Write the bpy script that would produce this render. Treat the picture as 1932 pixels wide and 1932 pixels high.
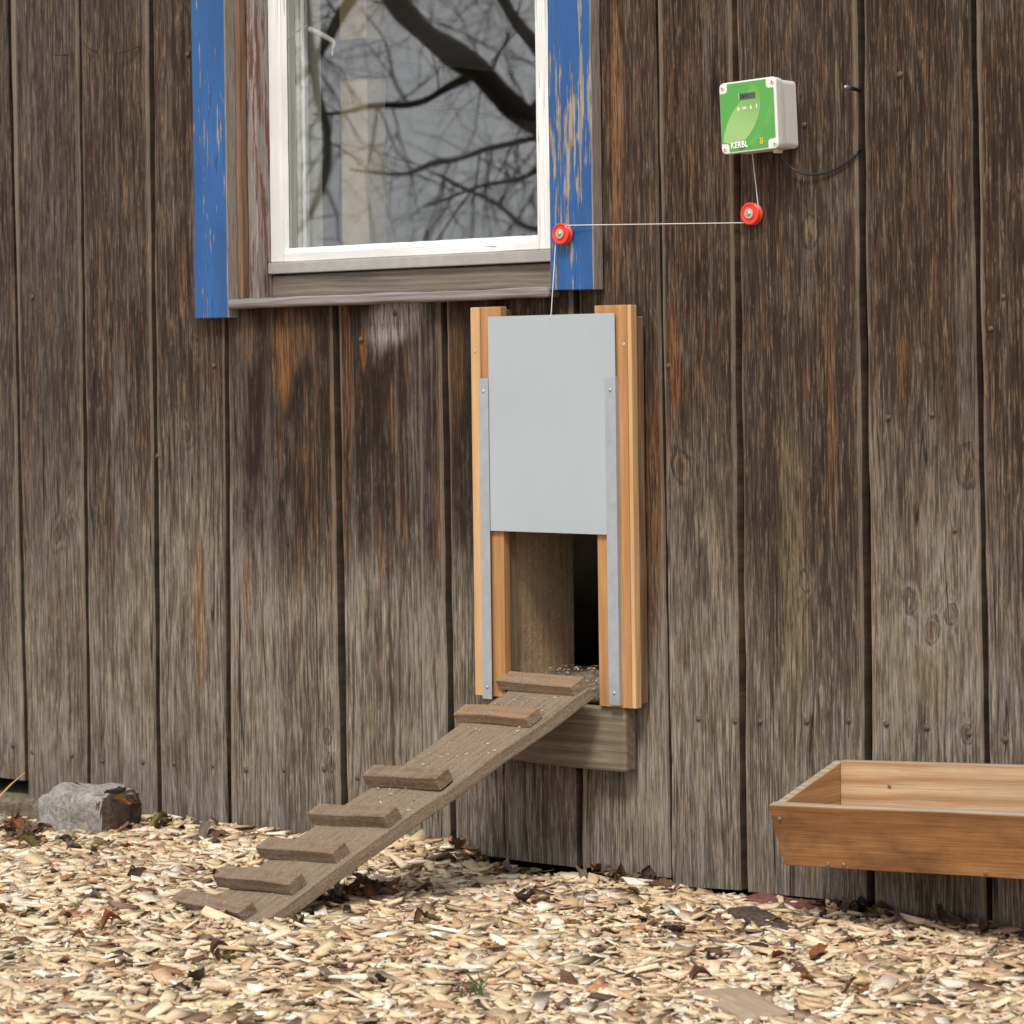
import bpy, bmesh, math, random
import numpy as np
from mathutils import Vector, Matrix, noise as mnoise

for o in list(bpy.data.objects):
    bpy.data.objects.remove(o)
S = bpy.context.scene
COL = S.collection
rnd = random.Random(7)
R = math.radians

# ------------------------------------------------------------------ camera
# Wall front = plane y 0, wall runs along x, ground about z 0.
TH, FPX, HY, ROLL, PW = R(40), 5260.0, 700.0, 0.013, 1932.0
fwd = Vector((-math.sin(TH), math.cos(TH), 0))
rt0 = Vector((math.cos(TH), math.sin(TH), 0)); up0 = Vector((0, 0, 1))
CAM = -fwd*5.218 + Vector((0, 0, 0.92))
rt = (rt0 - up0*ROLL).normalized(); up = (up0 + rt0*ROLL).normalized()
cd = bpy.data.cameras.new('camera'); cam = bpy.data.objects.new('camera', cd); COL.objects.link(cam)
m = Matrix((rt, up, -fwd)).transposed().to_4x4(); m.translation = CAM
cam.matrix_world = m
cd.sensor_width = 36; cd.lens = 36*FPX/PW
cd.shift_y = -(966-HY)/PW
cd.clip_start = 0.05; cd.clip_end = 500
cd.dof.use_dof = True; cd.dof.focus_distance = 5.05; cd.dof.aperture_fstop = 9
S.camera = cam

# ------------------------------------------------------------------ sky, sun, exposure
SUN_EL, SUN_AZ = R(54), R(20)                # azimuth measured from straight in front of the wall towards the right
sdir = Vector((math.sin(SUN_AZ)*math.cos(SUN_EL), -math.cos(SUN_AZ)*math.cos(SUN_EL), math.sin(SUN_EL)))
w = bpy.data.worlds.new('World'); S.world = w; w.use_nodes = True
nt = w.node_tree; nt.nodes.clear()
sk = nt.nodes.new('ShaderNodeTexSky'); sk.sky_type = 'NISHITA'; sk.sun_disc = False
sk.sun_elevation = SUN_EL; sk.sun_rotation = math.atan2(sdir.x, sdir.y)
sk.air_density = 1.0; sk.dust_density = 5.0; sk.ozone_density = 1.0
hs = nt.nodes.new('ShaderNodeHueSaturation'); hs.inputs['Saturation'].default_value = 0.25
# closed cloud cover: brighter towards the zenith, soft patches
tcw = nt.nodes.new('ShaderNodeTexCoord'); spw = nt.nodes.new('ShaderNodeSeparateXYZ'); nt.links.new(tcw.outputs['Generated'], spw.inputs[0])
mrw = nt.nodes.new('ShaderNodeMapRange'); nt.links.new(spw.outputs['Z'], mrw.inputs[0])
mrw.inputs[1].default_value = 0.0; mrw.inputs[2].default_value = 1.0; mrw.inputs[3].default_value = 18.5; mrw.inputs[4].default_value = 20.0
nzw = nt.nodes.new('ShaderNodeTexNoise'); nzw.inputs['Scale'].default_value = 2.2; nzw.inputs['Detail'].default_value = 3
nt.links.new(tcw.outputs['Generated'], nzw.inputs['Vector'])
mr2 = nt.nodes.new('ShaderNodeMapRange'); nt.links.new(nzw.outputs[0], mr2.inputs[0])
mr2.inputs[1].default_value = 0.3; mr2.inputs[2].default_value = 0.7; mr2.inputs[3].default_value = 0.85; mr2.inputs[4].default_value = 1.15
muw = nt.nodes.new('ShaderNodeMath'); muw.operation = 'MULTIPLY'; nt.links.new(mrw.outputs[0], muw.inputs[0]); nt.links.new(mr2.outputs[0], muw.inputs[1])
clw = nt.nodes.new('ShaderNodeMix'); clw.data_type = 'RGBA'; clw.blend_type = 'MULTIPLY'; clw.inputs[0].default_value = 1.0
clw.inputs[7].default_value = (0.965, 0.985, 1.0, 1); nt.links.new(muw.outputs[0], clw.inputs[6])
mxw = nt.nodes.new('ShaderNodeMix'); mxw.data_type = 'RGBA'; mxw.inputs[0].default_value = 0.85
nt.links.new(hs.outputs[0], mxw.inputs[6]); nt.links.new(clw.outputs[2], mxw.inputs[7])
bg = nt.nodes.new('ShaderNodeBackground'); bg.inputs['Strength'].default_value = 0.072
wo = nt.nodes.new('ShaderNodeOutputWorld')
nt.links.new(sk.outputs[0], hs.inputs['Color']); nt.links.new(mxw.outputs[2], bg.inputs['Color']); nt.links.new(bg.outputs[0], wo.inputs[0])
sl = bpy.data.lights.new('sun', 'SUN'); sl.energy = 3.0; sl.angle = R(13); sl.color = (1, 0.955, 0.90)
so = bpy.data.objects.new('sun', sl); COL.objects.link(so)
so.rotation_euler = sdir.to_track_quat('Z', 'Y').to_euler()
S.view_settings.view_transform = 'Standard'; S.view_settings.look = 'None'
S.view_settings.exposure = -0.06; S.view_settings.gamma = 1.0
S.render.engine = 'CYCLES'
S.cycles.max_bounces = 6; S.cycles.diffuse_bounces = 3; S.cycles.glossy_bounces = 3; S.cycles.transparent_max_bounces = 6

# ------------------------------------------------------------------ measuring helpers
def ray(x, y): return fwd + rt*((x-966)/FPX) - up*((y-HY)/FPX)
def at(x, y, off=0.0):            # a point of the plane y = -off
    q = ray(x, y); return CAM + q*((-off-CAM.y)/q.y)
def gr(x, y, z=0.0):              # a point of the level plane z
    q = ray(x, y); return CAM + q*((z-CAM.z)/q.z)

# ------------------------------------------------------------------ node helpers
class V:
    def __init__(s, t, k): s.t, s.k = t, k
    def _m(s, op, o, sw=False): return math_(s.t, op, o if sw else s, s if sw else o)
    def __add__(s, o): return s._m('ADD', o)
    __radd__ = __add__
    def __mul__(s, o): return s._m('MULTIPLY', o)
    __rmul__ = __mul__
    def __sub__(s, o): return s._m('SUBTRACT', o)
    def __rsub__(s, o): return s._m('SUBTRACT', o, True)
    def __truediv__(s, o): return s._m('DIVIDE', o)
    def __pow__(s, o): return s._m('POWER', o)
def plug(t, inp, v):
    if isinstance(v, V): t.links.new(v.k, inp)
    elif isinstance(v, (tuple, list)):
        inp.default_value = tuple(v) + ((1,) if len(v) == 3 and len(inp.default_value) == 4 else ())
    else: inp.default_value = v
def math_(t, op, *a):
    n = t.nodes.new('ShaderNodeMath'); n.operation = op
    for i, v in enumerate(a): plug(t, n.inputs[i], v)
    return V(t, n.outputs[0])
class MAT:
    def __init__(s, name, rough=0.7, spec=0.3):
        s.m = bpy.data.materials.new(name); s.m.use_nodes = True; s.t = s.m.node_tree
        s.b = s.t.nodes['Principled BSDF']
        s.b.inputs['Roughness'].default_value = rough; s.b.inputs['Specular IOR Level'].default_value = spec
        s.tc = s.t.nodes.new('ShaderNodeTexCoord')
    def xyz(s):
        n = s.t.nodes.new('ShaderNodeSeparateXYZ'); s.t.links.new(s.tc.outputs['Object'], n.inputs[0])
        return [V(s.t, n.outputs[i]) for i in range(3)]
    def attr(s, name):
        n = s.t.nodes.new('ShaderNodeAttribute'); n.attribute_name = name
        q = s.t.nodes.new('ShaderNodeSeparateXYZ'); s.t.links.new(n.outputs['Vector'], q.inputs[0])
        return [V(s.t, q.outputs[i]) for i in range(3)] + [V(s.t, n.outputs['Color'])]
    def rand(s):
        n = s.t.nodes.new('ShaderNodeObjectInfo'); return V(s.t, n.outputs['Random'])
    def vec(s, x, y, z):
        n = s.t.nodes.new('ShaderNodeCombineXYZ')
        for i, v in enumerate((x, y, z)): plug(s.t, n.inputs[i], v)
        return V(s.t, n.outputs[0])
    def noise(s, v, scale=1.0, detail=3.0, rough=0.5):
        n = s.t.nodes.new('ShaderNodeTexNoise'); plug(s.t, n.inputs['Vector'], v)
        n.inputs['Scale'].default_value = scale; n.inputs['Detail'].default_value = detail; n.inputs['Roughness'].default_value = rough
        return V(s.t, n.outputs[0])
    def voro(s, v, scale=1.0, out='Distance'):
        n = s.t.nodes.new('ShaderNodeTexVoronoi'); plug(s.t, n.inputs['Vector'], v); n.inputs['Scale'].default_value = scale
        return V(s.t, n.outputs[out])
    def step(s, v, a, b):
        n = s.t.nodes.new('ShaderNodeMapRange'); n.interpolation_type = 'SMOOTHSTEP'
        plug(s.t, n.inputs[0], v); n.inputs[1].default_value = a; n.inputs[2].default_value = b
        return V(s.t, n.outputs[0])
    def mix(s, f, a, b, mode='MIX'):
        n = s.t.nodes.new('ShaderNodeMix'); n.data_type = 'RGBA'; n.blend_type = mode
        plug(s.t, n.inputs[0], f); plug(s.t, n.inputs[6], a); plug(s.t, n.inputs[7], b)
        return V(s.t, n.outputs[2])
    def gauss(s, x, z, cx, cz, sx, sz):       # soft spot of dirt or wear
        dx = (x-cx)*(1/sx); dz = (z-cz)*(1/sz)
        return math_(s.t, 'POWER', 0.4, dx*dx + dz*dz)
    def color(s, c): plug(s.t, s.b.inputs['Base Color'], c)
    def bump(s, h, dist=0.002, strength=0.6):
        n = s.t.nodes.new('ShaderNodeBump'); n.inputs['Distance'].default_value = dist; n.inputs['Strength'].default_value = strength
        plug(s.t, n.inputs['Height'], h); s.t.links.new(n.outputs[0], s.b.inputs['Normal'])

def flat(name, col, rough=0.5, spec=0.4, metal=0.0, vary=0.12, scale=30):
    M = MAT(name, rough, spec); n = M.noise(V(M.t, M.tc.outputs['Object']), scale, 4)
    M.color(M.mix(M.step(n, .3, .75), tuple(c*(1-vary) for c in col), tuple(min(1, c*(1+vary)) for c in col)))
    M.b.inputs['Metallic'].default_value = metal
    M.bump(n, 0.0005, 0.3)
    return M.m

def wood(name, axis, dark, mid, light, fine=420, stretch=5, dirt=None, dirt_amt=0.5, ring=40, rough=0.75, bumpd=0.0012, ringamt=.42, dust=None):
    """sawn board, grain along one object axis"""
    M = MAT(name, rough, 0.25)
    c = M.xyz(); L = c[axis]; a, b = [c[i] for i in range(3) if i != axis]
    r = M.rand()*31.0
    wob = (M.noise(M.vec(a*3+r, b*3, L*1.3), 1, 2)-.5)*.08
    f = (a+wob)*ring + b*ring*1.3 + M.noise(M.vec(a*10, b*10+r, L*2), 1, 3)*1.6
    sn = math_(M.t, 'SINE', f*6.283)*.5+.5
    fib = M.noise(M.vec(a*fine, b*fine+r, L*stretch*2), 1, 3)
    st = M.noise(M.vec(a*fine*.22+r, b*fine*.22, L*stretch*.7), 1, 4)
    base = M.mix(M.step(st, .3, .7), mid, light)
    base = M.mix(sn*sn*ringamt, base, dark)
    base = M.mix(M.step(fib, .62, .30)*.45, base, dark)
    if dirt:
        d = M.noise(M.vec(a*9+r, b*9, L*5), 1, 5, .65)
        base = M.mix(M.step(d, .35, .68)*dirt_amt, base, dirt)
    hgt = sn*.4 + fib*.7 + st*.5
    if dust:                                   # dry mud: crumbs, smears and pale specks
        o = V(M.t, M.tc.outputs['Object']); g1 = M.noise(o, 38, 4, .7); g2 = M.noise(o, 260, 2, .7)
        base = M.mix(M.step(g1, .38, .60)*.72, base, M.mix(M.step(g2, .35, .65), tuple(k*.72 for k in dust), tuple(k*1.2 for k in dust)))
        base = M.mix(M.step(g2, .66, .72)*.7, base, (.46, .37, .27)); base = M.mix(M.step(g2, .36, .28)*.5, base, tuple(k*.3 for k in dust))
        hgt = hgt*.6 + g2*1.1 + g1*1.6
    M.color(base)
    M.bump(hgt, bumpd, 0.8)
    return M.m

# ------------------------------------------------------------------ siding material
KNOTS = [(*at(368, 655).xz, .016), (*at(1530, 437).xz, .022), (*at(1288, 880).xz, .024), (*at(1822, 880).xz, .026), (*at(1758, 1190).xz, .017),
         (*at(1793, 1158).xz, .014), (*at(1715, 1135).xz, .016), (*at(1460, 550).xz, .012), (*at(1930, 345).xz, .013), (*at(1522, 1098).xz, .013), (*at(105, 1010).xz, .014),
         (*at(130, 960).xz, .010), (*at(628, 1438).xz, .015), (*at(620, 1390).xz, .012), (*at(355, 820).xz, .009), (*at(1825, 1385).xz, .013)]
def siding():
    M = MAT('weathered_siding', 0.85, 0.15)
    x, y, z = M.xyz(); r, xc, hw, _ = M.attr('pk')
    rr = r*91.7; lx = x-xc
    wob = (M.noise(M.vec(x*2.5, rr, z*.9), 1, 2)-.5)*.07
    K = None; KR = None; KC = None; KW = M.noise(M.vec(x*45, rr, z*45), 1, 3)
    for kx, kz, s in KNOTS:
        dx = (x-kx)*(1/s); dz = (z-kz+(KW-.5)*.016+(x-kx)*(((kx*37.7)%1)-.5)*1.1)*(1/(s*1.45)); d2 = (dx*dx+dz*dz)*(KW*1.5+.55)
        e = math_(M.t, 'POWER', 0.80, d2)
        core = math_(M.t, 'POWER', 0.22, d2*d2)
        rg = math_(M.t, 'POWER', 0.015, (d2-1.0)*(d2-1.0))
        K = e if K is None else K+e; KC = core if KC is None else KC+core; KR = rg if KR is None else KR+rg
    f = (lx+wob-(r-.5)*.06); f = f*f*75*(r*.8+.55)
    sg = math_(M.t, 'SINE', rr*7)*.42
    f = f + z*sg + M.noise(M.vec(x*9, rr, z*1.5), 1, 3)*.40 + M.noise(M.vec(x*30, rr, z*5), 1, 3)*.10 + K*.22
    s1 = math_(M.t, 'SINE', f*56.5)*.5+.5
    s2 = math_(M.t, 'SINE', f*163+M.noise(M.vec(x*40, rr, z*4), 1, 2)*4)*.5+.5
    s1 = s1*s1*s1
    fib = M.noise(M.vec(x*330, rr, z*16), 1, 3, .66)
    st = M.noise(M.vec(x*105, rr, z*4.2), 1, 5, .76)
    band = M.noise(M.vec(x*38, rr+5, z*.55), 1, 2, .5)
    patch = M.noise(M.vec(x*7+rr, rr, z*2.6), 1, 4, .65)
    big = M.noise(M.vec(x*13, rr, z*1.2), 1, 3, .6)
    big2 = M.noise(M.vec(x*20+7, rr, z*1.9), 1, 3, .6)
    blot = M.noise(M.vec(x*26, rr, z*11), 1, 4, .72)
    mot = M.noise(M.vec(x*140, rr+3, z*26), 1, 3, .72)
    tone = math_(M.t, 'FRACT', r*13.7)
    hz = z + (big-.5)*.70 + (st-.5)*.30 + (r-.5)*.42 + (patch-.5)*.45 + (blot-.5)*.22
    h = M.step(hz, .38, .90)
    lo = M.mix(M.step(st*.6+fib*.4, .34, .66), (.165, .130, .094), (.335, .280, .214))
    lo = M.mix(tone*.45, lo, M.mix(M.step(st, .3, .7), (.118, .085, .057), (.235, .182, .130)))
    lo = M.mix(M.step(blot, .46, .66)*.55, lo, (.315, .295, .265))
    lo = M.mix(M.step(big2, .50, .66)*.60, lo, (.110, .080, .056))
    lo = M.mix(M.step(big2, .46, .34)*.55, lo, (.285, .238, .158))
    lo = M.mix(M.step(z, .16, .02)*M.step(blot, .35, .6)*.5, lo, (.150, .138, .128))
    hi = M.mix(M.step(st, .36, .66), (.024, .0132, .0080), (.120, .071, .041))
    hi = M.mix(M.step(blot, .48, .70)*.40, hi, (.105, .084, .068))
    lil = M.step(x+(r-.5)*.5, -.85, -1.25)
    hi = M.mix(lil*.65, hi, M.mix(M.step(st, .34, .66), (.055, .043, .037), (.165, .138, .122)))
    hi = M.mix(M.step(r, .55, .9)*.35, hi, (.100, .076, .061))
    base = M.mix(h, lo, hi)
    base = M.mix(M.step(blot, .52, .36)*.45, base, M.mix(1.0, base, (.52, .46, .42), 'MULTIPLY'))
    under = M.step(x, -.80, -.70)*M.step(x, .02, -.02)*M.step(z, .42, .66)      # boards turn near-black brown under the sill
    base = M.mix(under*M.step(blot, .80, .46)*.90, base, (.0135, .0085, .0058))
    om = M.step(big2, .52, .64)*M.step(st, .42, .60)*M.step(z, .15, .5)
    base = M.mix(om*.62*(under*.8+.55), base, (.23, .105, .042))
    base = M.mix(M.step(band, .56, .66)*(h*.25+.30), base, M.mix(1.0, base, (.50, .45, .42), 'MULTIPLY'))
    base = M.mix(M.step(band, .44, .36)*(h*.2+.25), base, M.mix(h, (.30, .262, .215), (.150, .118, .092)))
    base = M.mix(M.step(patch, .56, .68)*M.step(st, .35, .6)*.50, base, M.mix(h, (.33, .30, .265), (.165, .142, .125)))
    base = M.mix(M.step(patch, .42, .32)*.50, base, M.mix(h, (.125, .088, .060), (.060, .033, .020)))
    base = M.mix(tone*.55, base, M.mix(1.0, base, (.60, .58, .57), 'MULTIPLY'))
    for cx, cz, sx, sz, c, a in [(*at(745, 590).xz, .085, .060, (.40, .35, .335), .95), (*at(535, 690).xz, .030, .10, (.26, .11, .038), .8), (*at(470, 650).xz, .035, .06, (.17, .105, .06), .7), (*at(683, 640).xz, .009, .05, (.26, .10, .03), .9), (*at(1275, 690).xz, .012, .08, (.24, .085, .028), .9), (*at(1700, 690).xz, .008, .06, (.20, .075, .025), .9), (*at(1240, 900).xz, .018, .20, (.17, .07, .028), .85),
                                 (*at(378, 1150).xz, .022, .16, (.23, .125, .060), .8), (*at(560, 640).xz, .055, .06, (.19, .10, .05), .55),
                                 (*at(1160, 250).xz, .02, .30, (.24, .12, .055), .85), (*at(1225, 1000).xz, .022, .28, (.17, .075, .03), .7),
                                 (*at(1500, 1100).xz, .03, .35, (.22, .165, .095), .55), (*at(860, 680).xz, .03, .12, (.13, .065, .022), .6),
                                 (*at(1570, 760).xz, .012, .2, (.18, .085, .035), .6), (*at(1275, 680).xz, .012, .12, (.19, .075, .03), .6),
                                 (*at(1760, 1270).xz, .05, .12, (.26, .20, .13), .5), (*at(230, 850).xz, .03, .25, (.20, .175, .16), .45)]:
        g = M.gauss(x+(st-.5)*.02, z+(big-.5)*.12, cx, cz, sx, sz)
        base = M.mix(M.step(g*(st*.9+.55), .25, .8)*a, base, c)
    base = M.mix(M.step(K, .25, 1.0)*.45, base, M.mix(h, (.34, .30, .25), (.175, .135, .105)))
    base = M.mix(M.step(KC*(mot+.5), .30, .85)*.78, base, M.mix(M.step(mot, .4, .6), (.05, .03, .018), (.20, .13, .08)))
    base = M.mix(M.step(KR*(blot+.55), .45, .95)*M.step(mot, .30, .55)*.70, base, (.022, .015, .011))
    base = M.mix(s1*M.step(patch, .64, .36)*.70, base, (.026, .018, .0125))
    base = M.mix(s2*.10, base, (.038, .027, .020))
    base = M.mix(M.step(fib, .54, .38)*(h*.30+.46), base, (.022, .0155, .011))
    base = M.mix(M.step(mot, .46, .30)*(h*.25+.28), base, (.026, .018, .013))
    base = M.mix(M.step(fib, .56, .68)*(1.0-under*.7)*.46, base, M.mix(h, (.42, .36, .29), (.24, .165, .105)))
    sp = M.step(mot, .57, .68)*M.step(fib, .42, .58)
    base = M.mix(sp*(1.0-under*.6)*.36, base, M.mix(h, (.36, .30, .225), (.30, .215, .140)))
    sp2 = M.step(M.noise(M.vec(x*170+3, rr, z*12), 1, 3, .66), .58, .67)
    base = M.mix(sp2*(1.0-under*.6)*.40, base, M.mix(h, (.38, .325, .25), (.27, .185, .115)))
    e = M.step(math_(M.t, 'ABSOLUTE', lx)+(big-.5)*.012, 0.0, 0.0) if False else M.step(hw - math_(M.t, 'ABSOLUTE', lx) + (st-.5)*.006, .009, .001)
    base = M.mix(e*.50, base, (.27, .215, .16))
    ck = math_(M.t, 'ABSOLUTE', M.noise(M.vec(x*36, rr, z*.7), 1, 2, .4)-.5)
    ck = M.step(ck, .012, .002)*M.step(M.noise(M.vec(x*11+3, rr, z*2.1), 1, 2), .51, .58)
    base = M.mix(ck*.88, base, (.012, .009, .007))
    nrm_ = M.t.nodes.new('ShaderNodeNewGeometry'); sp_ = M.t.nodes.new('ShaderNodeSeparateXYZ'); M.t.links.new(nrm_.outputs['True Normal'], sp_.inputs[0])
    side = M.step(math_(M.t, 'ABSOLUTE', V(M.t, sp_.outputs[0])), .75, .95)      # sawn edges coloured near black as gap shade, browner at one seam
    base = M.mix(side*.75, base, M.mix(M.step(mot, .35, .65), (.011, .0065, .004), (.058, .033, .018)))
    base = M.mix(side*M.step(math_(M.t, 'ABSOLUTE', x-.507), .03, .01)*M.step(patch, .35, .55)*.8, base, M.mix(M.step(mot, .35, .65), (.07, .042, .024), (.19, .115, .062)))
    M.color(base)
    M.bump(fib*.6 + st*.9 + mot*.6, 0.0028, 0.95)
    return M.m

# ------------------------------------------------------------------ other materials
def paint(name, col, peel_lo, peel_hi, zone=None, axis=2, bare_edge=False):
    M = MAT(name, 0.55, 0.35); x, y, z = M.xyz()
    c = [x, y, z]; L = c[axis]; a, b = [c[i] for i in range(3) if i != axis]
    fl = M.noise(M.vec(a*150, b*150, L*9), 1, 4, .6); bg_ = M.noise(M.vec(a*14, b*14, L*3.5), 1, 3)
    fl2 = M.noise(M.vec(a*420, b*420, L*20), 1, 3, .6)
    v = fl*.62 + bg_*.38 + (fl2-.5)*.12
    if zone: v = v + M.gauss(x, z, *zone)*.105
    p = M.step(v, peel_lo, peel_hi)
    if bare_edge:
        ng = M.t.nodes.new('ShaderNodeNewGeometry'); sg_ = M.t.nodes.new('ShaderNodeSeparateXYZ'); M.t.links.new(ng.outputs['True Normal'], sg_.inputs[0])
        p = math_(M.t, 'MAXIMUM', p, M.step(math_(M.t, 'ABSOLUTE', V(M.t, sg_.outputs[0])), .3, .6))
    wd = M.mix(M.step(fl2, .3, .7), (.19, .155, .13), (.34, .30, .27))
    tone = M.mix(M.step(bg_, .3, .7), tuple(k*.82 for k in col), tuple(min(1, k*1.15) for k in col))
    ck = M.step(math_(M.t, 'ABSOLUTE', M.noise(M.vec(a*70, b*70, L*2.0), 1, 2)-.5), .012, .002)*M.step(bg_, .45, .6)
    tone = M.mix(ck*.7, tone, tuple(k*.35 for k in col))
    M.color(M.mix(p, tone, wd)); M.bump(0.0-p-ck+fl*.3+fl2*.15, 0.0012, 0.8)
    return M.m
def stone_mat(name, a, b, c, scale=60, rough=0.9):
    M = MAT(name, rough, 0.2); o = V(M.t, M.tc.outputs['Object'])
    n1 = M.noise(o, scale, 5, .7); n2 = M.noise(o, scale*4, 3, .7); n3 = M.noise(o, scale*.25, 3)
    col = M.mix(M.step(n1, .35, .65), a, b); col = M.mix(M.step(n2, .55, .7)*.6, col, c); col = M.mix(M.step(n3, .5, .7)*.5, col, a)
    M.color(col); M.bump(n1+n2*.6, 0.004, 0.9)
    return M.m
def attrcol(name, rough=0.8, grain=True):
    M = MAT(name, rough, 0.2); c = M.attr('tint')[3]; o = V(M.t, M.tc.outputs['Object']); la, lb, lc, _ = M.attr('fibre')
    fb = M.noise(M.vec(la*70, lb*900, lc), 1, 3, .6)
    n = M.noise(o, 160, 4, .7); n2 = M.noise(o, 700, 2, .6)
    col = M.mix(M.step(n, .50, .78)*.30, c, (.30, .19, .10), 'MULTIPLY')
    col = M.mix(M.step(n2, .35, .7)*.28, col, (1.0, .97, .9), 'OVERLAY')
    col = M.mix(M.step(fb, .55, .34)*.42, col, (.42, .27, .15), 'MULTIPLY')
    M.color(col); M.bump(fb*1.2+n2*.5, 0.0012, 0.8)
    return M.m

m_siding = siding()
m_back = wood('backing_wood', 2, (.020, .013, .009), (.045, .030, .021), (.085, .058, .040))
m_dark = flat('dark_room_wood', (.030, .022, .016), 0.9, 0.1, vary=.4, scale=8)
m_inwall = flat('pale_room_wall', (.80, .80, .77), 0.8, 0.2, vary=.06, scale=6)
m_beige = flat('beige_post_paint', (.36, .285, .17), 0.7, 0.2, vary=.15, scale=10)
m_blue = paint('blue_paint', (.021, .097, .285), .575, .60, bare_edge=True)
m_blue_worn = paint('blue_paint_worn', (.021, .097, .285), .556, .59, (*at(1098, 225).xz, .05, .15), bare_edge=True)
m_red = paint('red_brown_paint', (.165, .068, .050), .46, .50)
m_white = paint('white_window_paint', (.80, .80, .79), .66, .69)
m_white_h = paint('white_window_paint_level', (.80, .80, .79), .625, .66, axis=0)
m_inner = paint('old_inner_paint', (.55, .54, .48), .74, .78)
m_reveal = wood('reveal_wood', 2, (.07, .030, .014), (.205, .105, .055), (.30, .185, .115), dirt=(.21, .165, .13), dirt_amt=.55)
m_grey_h = wood('grey_sill_wood', 0, (.07, .052, .04), (.17, .135, .105), (.27, .235, .205), dirt=(.21, .165, .11), dirt_amt=.6, ring=60)
m_grey_edge = wood('silver_sill_wood', 0, (.11, .095, .085), (.21, .185, .17), (.31, .285, .27), ring=60)
m_beam = wood('beam_wood', 0, (.075, .052, .034), (.185, .14, .092), (.30, .255, .195), dirt=(.15, .105, .062), dirt_amt=.75, ring=34)
m_passage = wood('passage_wood', 2, (.19, .115, .06), (.43, .285, .165), (.55, .39, .245), dirt=(.47, .325, .195), dirt_amt=.6, dust=(.48, .335, .205))
m_rail = flat('drip_rail_metal', (.36, .345, .325), 0.5, 0.5, vary=.08, scale=40)
m_larch = wood('fresh_larch', 2, (.30, .135, .050), (.46, .225, .083), (.55, .30, .125), ring=38, rough=.6, bumpd=.0006, dirt=(.33, .18, .08), dirt_amt=.3)
m_larch_pale = wood('pale_larch', 2, (.44, .23, .09), (.60, .36, .17), (.68, .44, .23), ring=38, rough=.6, bumpd=.0006, dirt=(.45, .27, .13), dirt_amt=.3)
m_panel = flat('grey_aluminium_sheet', (.385, .425, .455), 0.5, 0.4, vary=.035, scale=5)
m_alu = flat('bare_aluminium', (.43, .465, .50), 0.4, 0.5, metal=.5, vary=.06, scale=60)
m_zinc = flat('zinc_screw', (.50, .50, .49), 0.4, 0.5, metal=.6, vary=.2)
m_dull = flat('dull_screw', (.22, .18, .13), 0.6, 0.3, metal=.3, vary=.3, scale=200)
m_brass = flat('brass_screw', (.55, .45, .22), 0.35, 0.5, metal=.8, vary=.1)
m_rust = flat('rusty_iron', (.065, .037, .026), 0.8, 0.2, vary=.5, scale=300)
m_rustnail = flat('old_nail_iron', (.115, .075, .055), 0.75, 0.3, vary=.5, scale=300)
m_cream = flat('cream_plastic', (.73, .715, .68), 0.4, 0.45, vary=.02)
m_red_pl = flat('red_plastic', (.74, .045, .020), 0.35, 0.5, vary=.05)
m_black = flat('black_rubber', (.012, .012, .013), 0.45, 0.5, vary=.2)
m_string = flat('white_cord_nylon', (.70, .69, .66), 0.6, 0.3, vary=.06, scale=300)
m_green = flat('green_foil', (.090, .345, .072), 0.35, 0.4, vary=.04, scale=8)
m_ink_white = flat('white_print', (.85, .85, .82), 0.5, 0.3, vary=.02)
m_ink_pale = flat('pale_print', (.55, .68, .47), 0.5, 0.3, vary=.02)
m_ink_gold = flat('yellow_print', (.78, .52, .05), 0.5, 0.3, vary=.02)
m_lcd = flat('liquid_crystal', (.075, .088, .085), 0.25, 0.5, vary=.1)
m_lcd_ink = flat('liquid_crystal_digits', (.012, .014, .014), 0.3, 0.5, vary=.1)
def swoosh_mat():
    M = MAT('light_green_leaf_print', 0.35, 0.4); x, y, z = M.xyz()
    M.color(M.mix(M.step(z+x*.4, .055, -.03), (.145, .375, .070), (.30, .50, .185)))
    return M.m
m_swoosh = swoosh_mat()
m_ramp = wood('muddy_ramp_wood', 1, (.095, .062, .042), (.195, .142, .098), (.265, .205, .148), dirt=(.225, .165, .115), dirt_amt=.6, ring=45, rough=.95, dust=(.245, .182, .126), bumpd=.0022)
m_cleat = wood('muddy_cleat_wood', 0, (.085, .05, .032), (.19, .118, .072), (.245, .165, .108), dirt=(.20, .135, .09), dirt_amt=.6, ring=45, rough=.95, dust=(.235, .178, .130), bumpd=.0022)
m_cleat_new = wood('brown_cleat_wood', 0, (.11, .06, .03), (.285, .165, .075), (.35, .215, .11), dirt=(.235, .165, .11), dirt_amt=.5, ring=45, rough=.95, dust=(.26, .19, .135), bumpd=.0022)
m_tr_out = wood('stained_trough_wood', 0, (.14, .058, .022), (.375, .160, .055), (.45, .225, .092), dirt=(.105, .050, .022), dirt_amt=.8, ring=9, rough=.75, fine=420, stretch=5)
m_tr_in = wood('pale_trough_wood', 0, (.30, .125, .045), (.52, .32, .165), (.60, .42, .25), dirt=(.36, .255, .155), dirt_amt=.55, ring=24, rough=.7, fine=420, ringamt=.7)
m_tr_rim = wood('weathered_rim_wood', 0, (.20, .14, .09), (.33, .26, .19), (.42, .355, .28), rough=.8)
m_tr_end = wood('trough_end_wood', 1, (.24, .10, .035), (.40, .20, .08), (.48, .28, .13), dirt=(.30, .17, .08), dirt_amt=.6, ring=20, rough=.65)
m_granite = stone_mat('granite', (.22, .20, .175), (.43, .40, .36), (.52, .48, .44), 95)
m_granite_d = stone_mat('dark_granite', (.045, .032, .022), (.12, .09, .062), (.17, .11, .06), 70)
m_brick = stone_mat('old_brick', (.15, .055, .04), (.24, .10, .075), (.28, .18, .13), 80)
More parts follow.
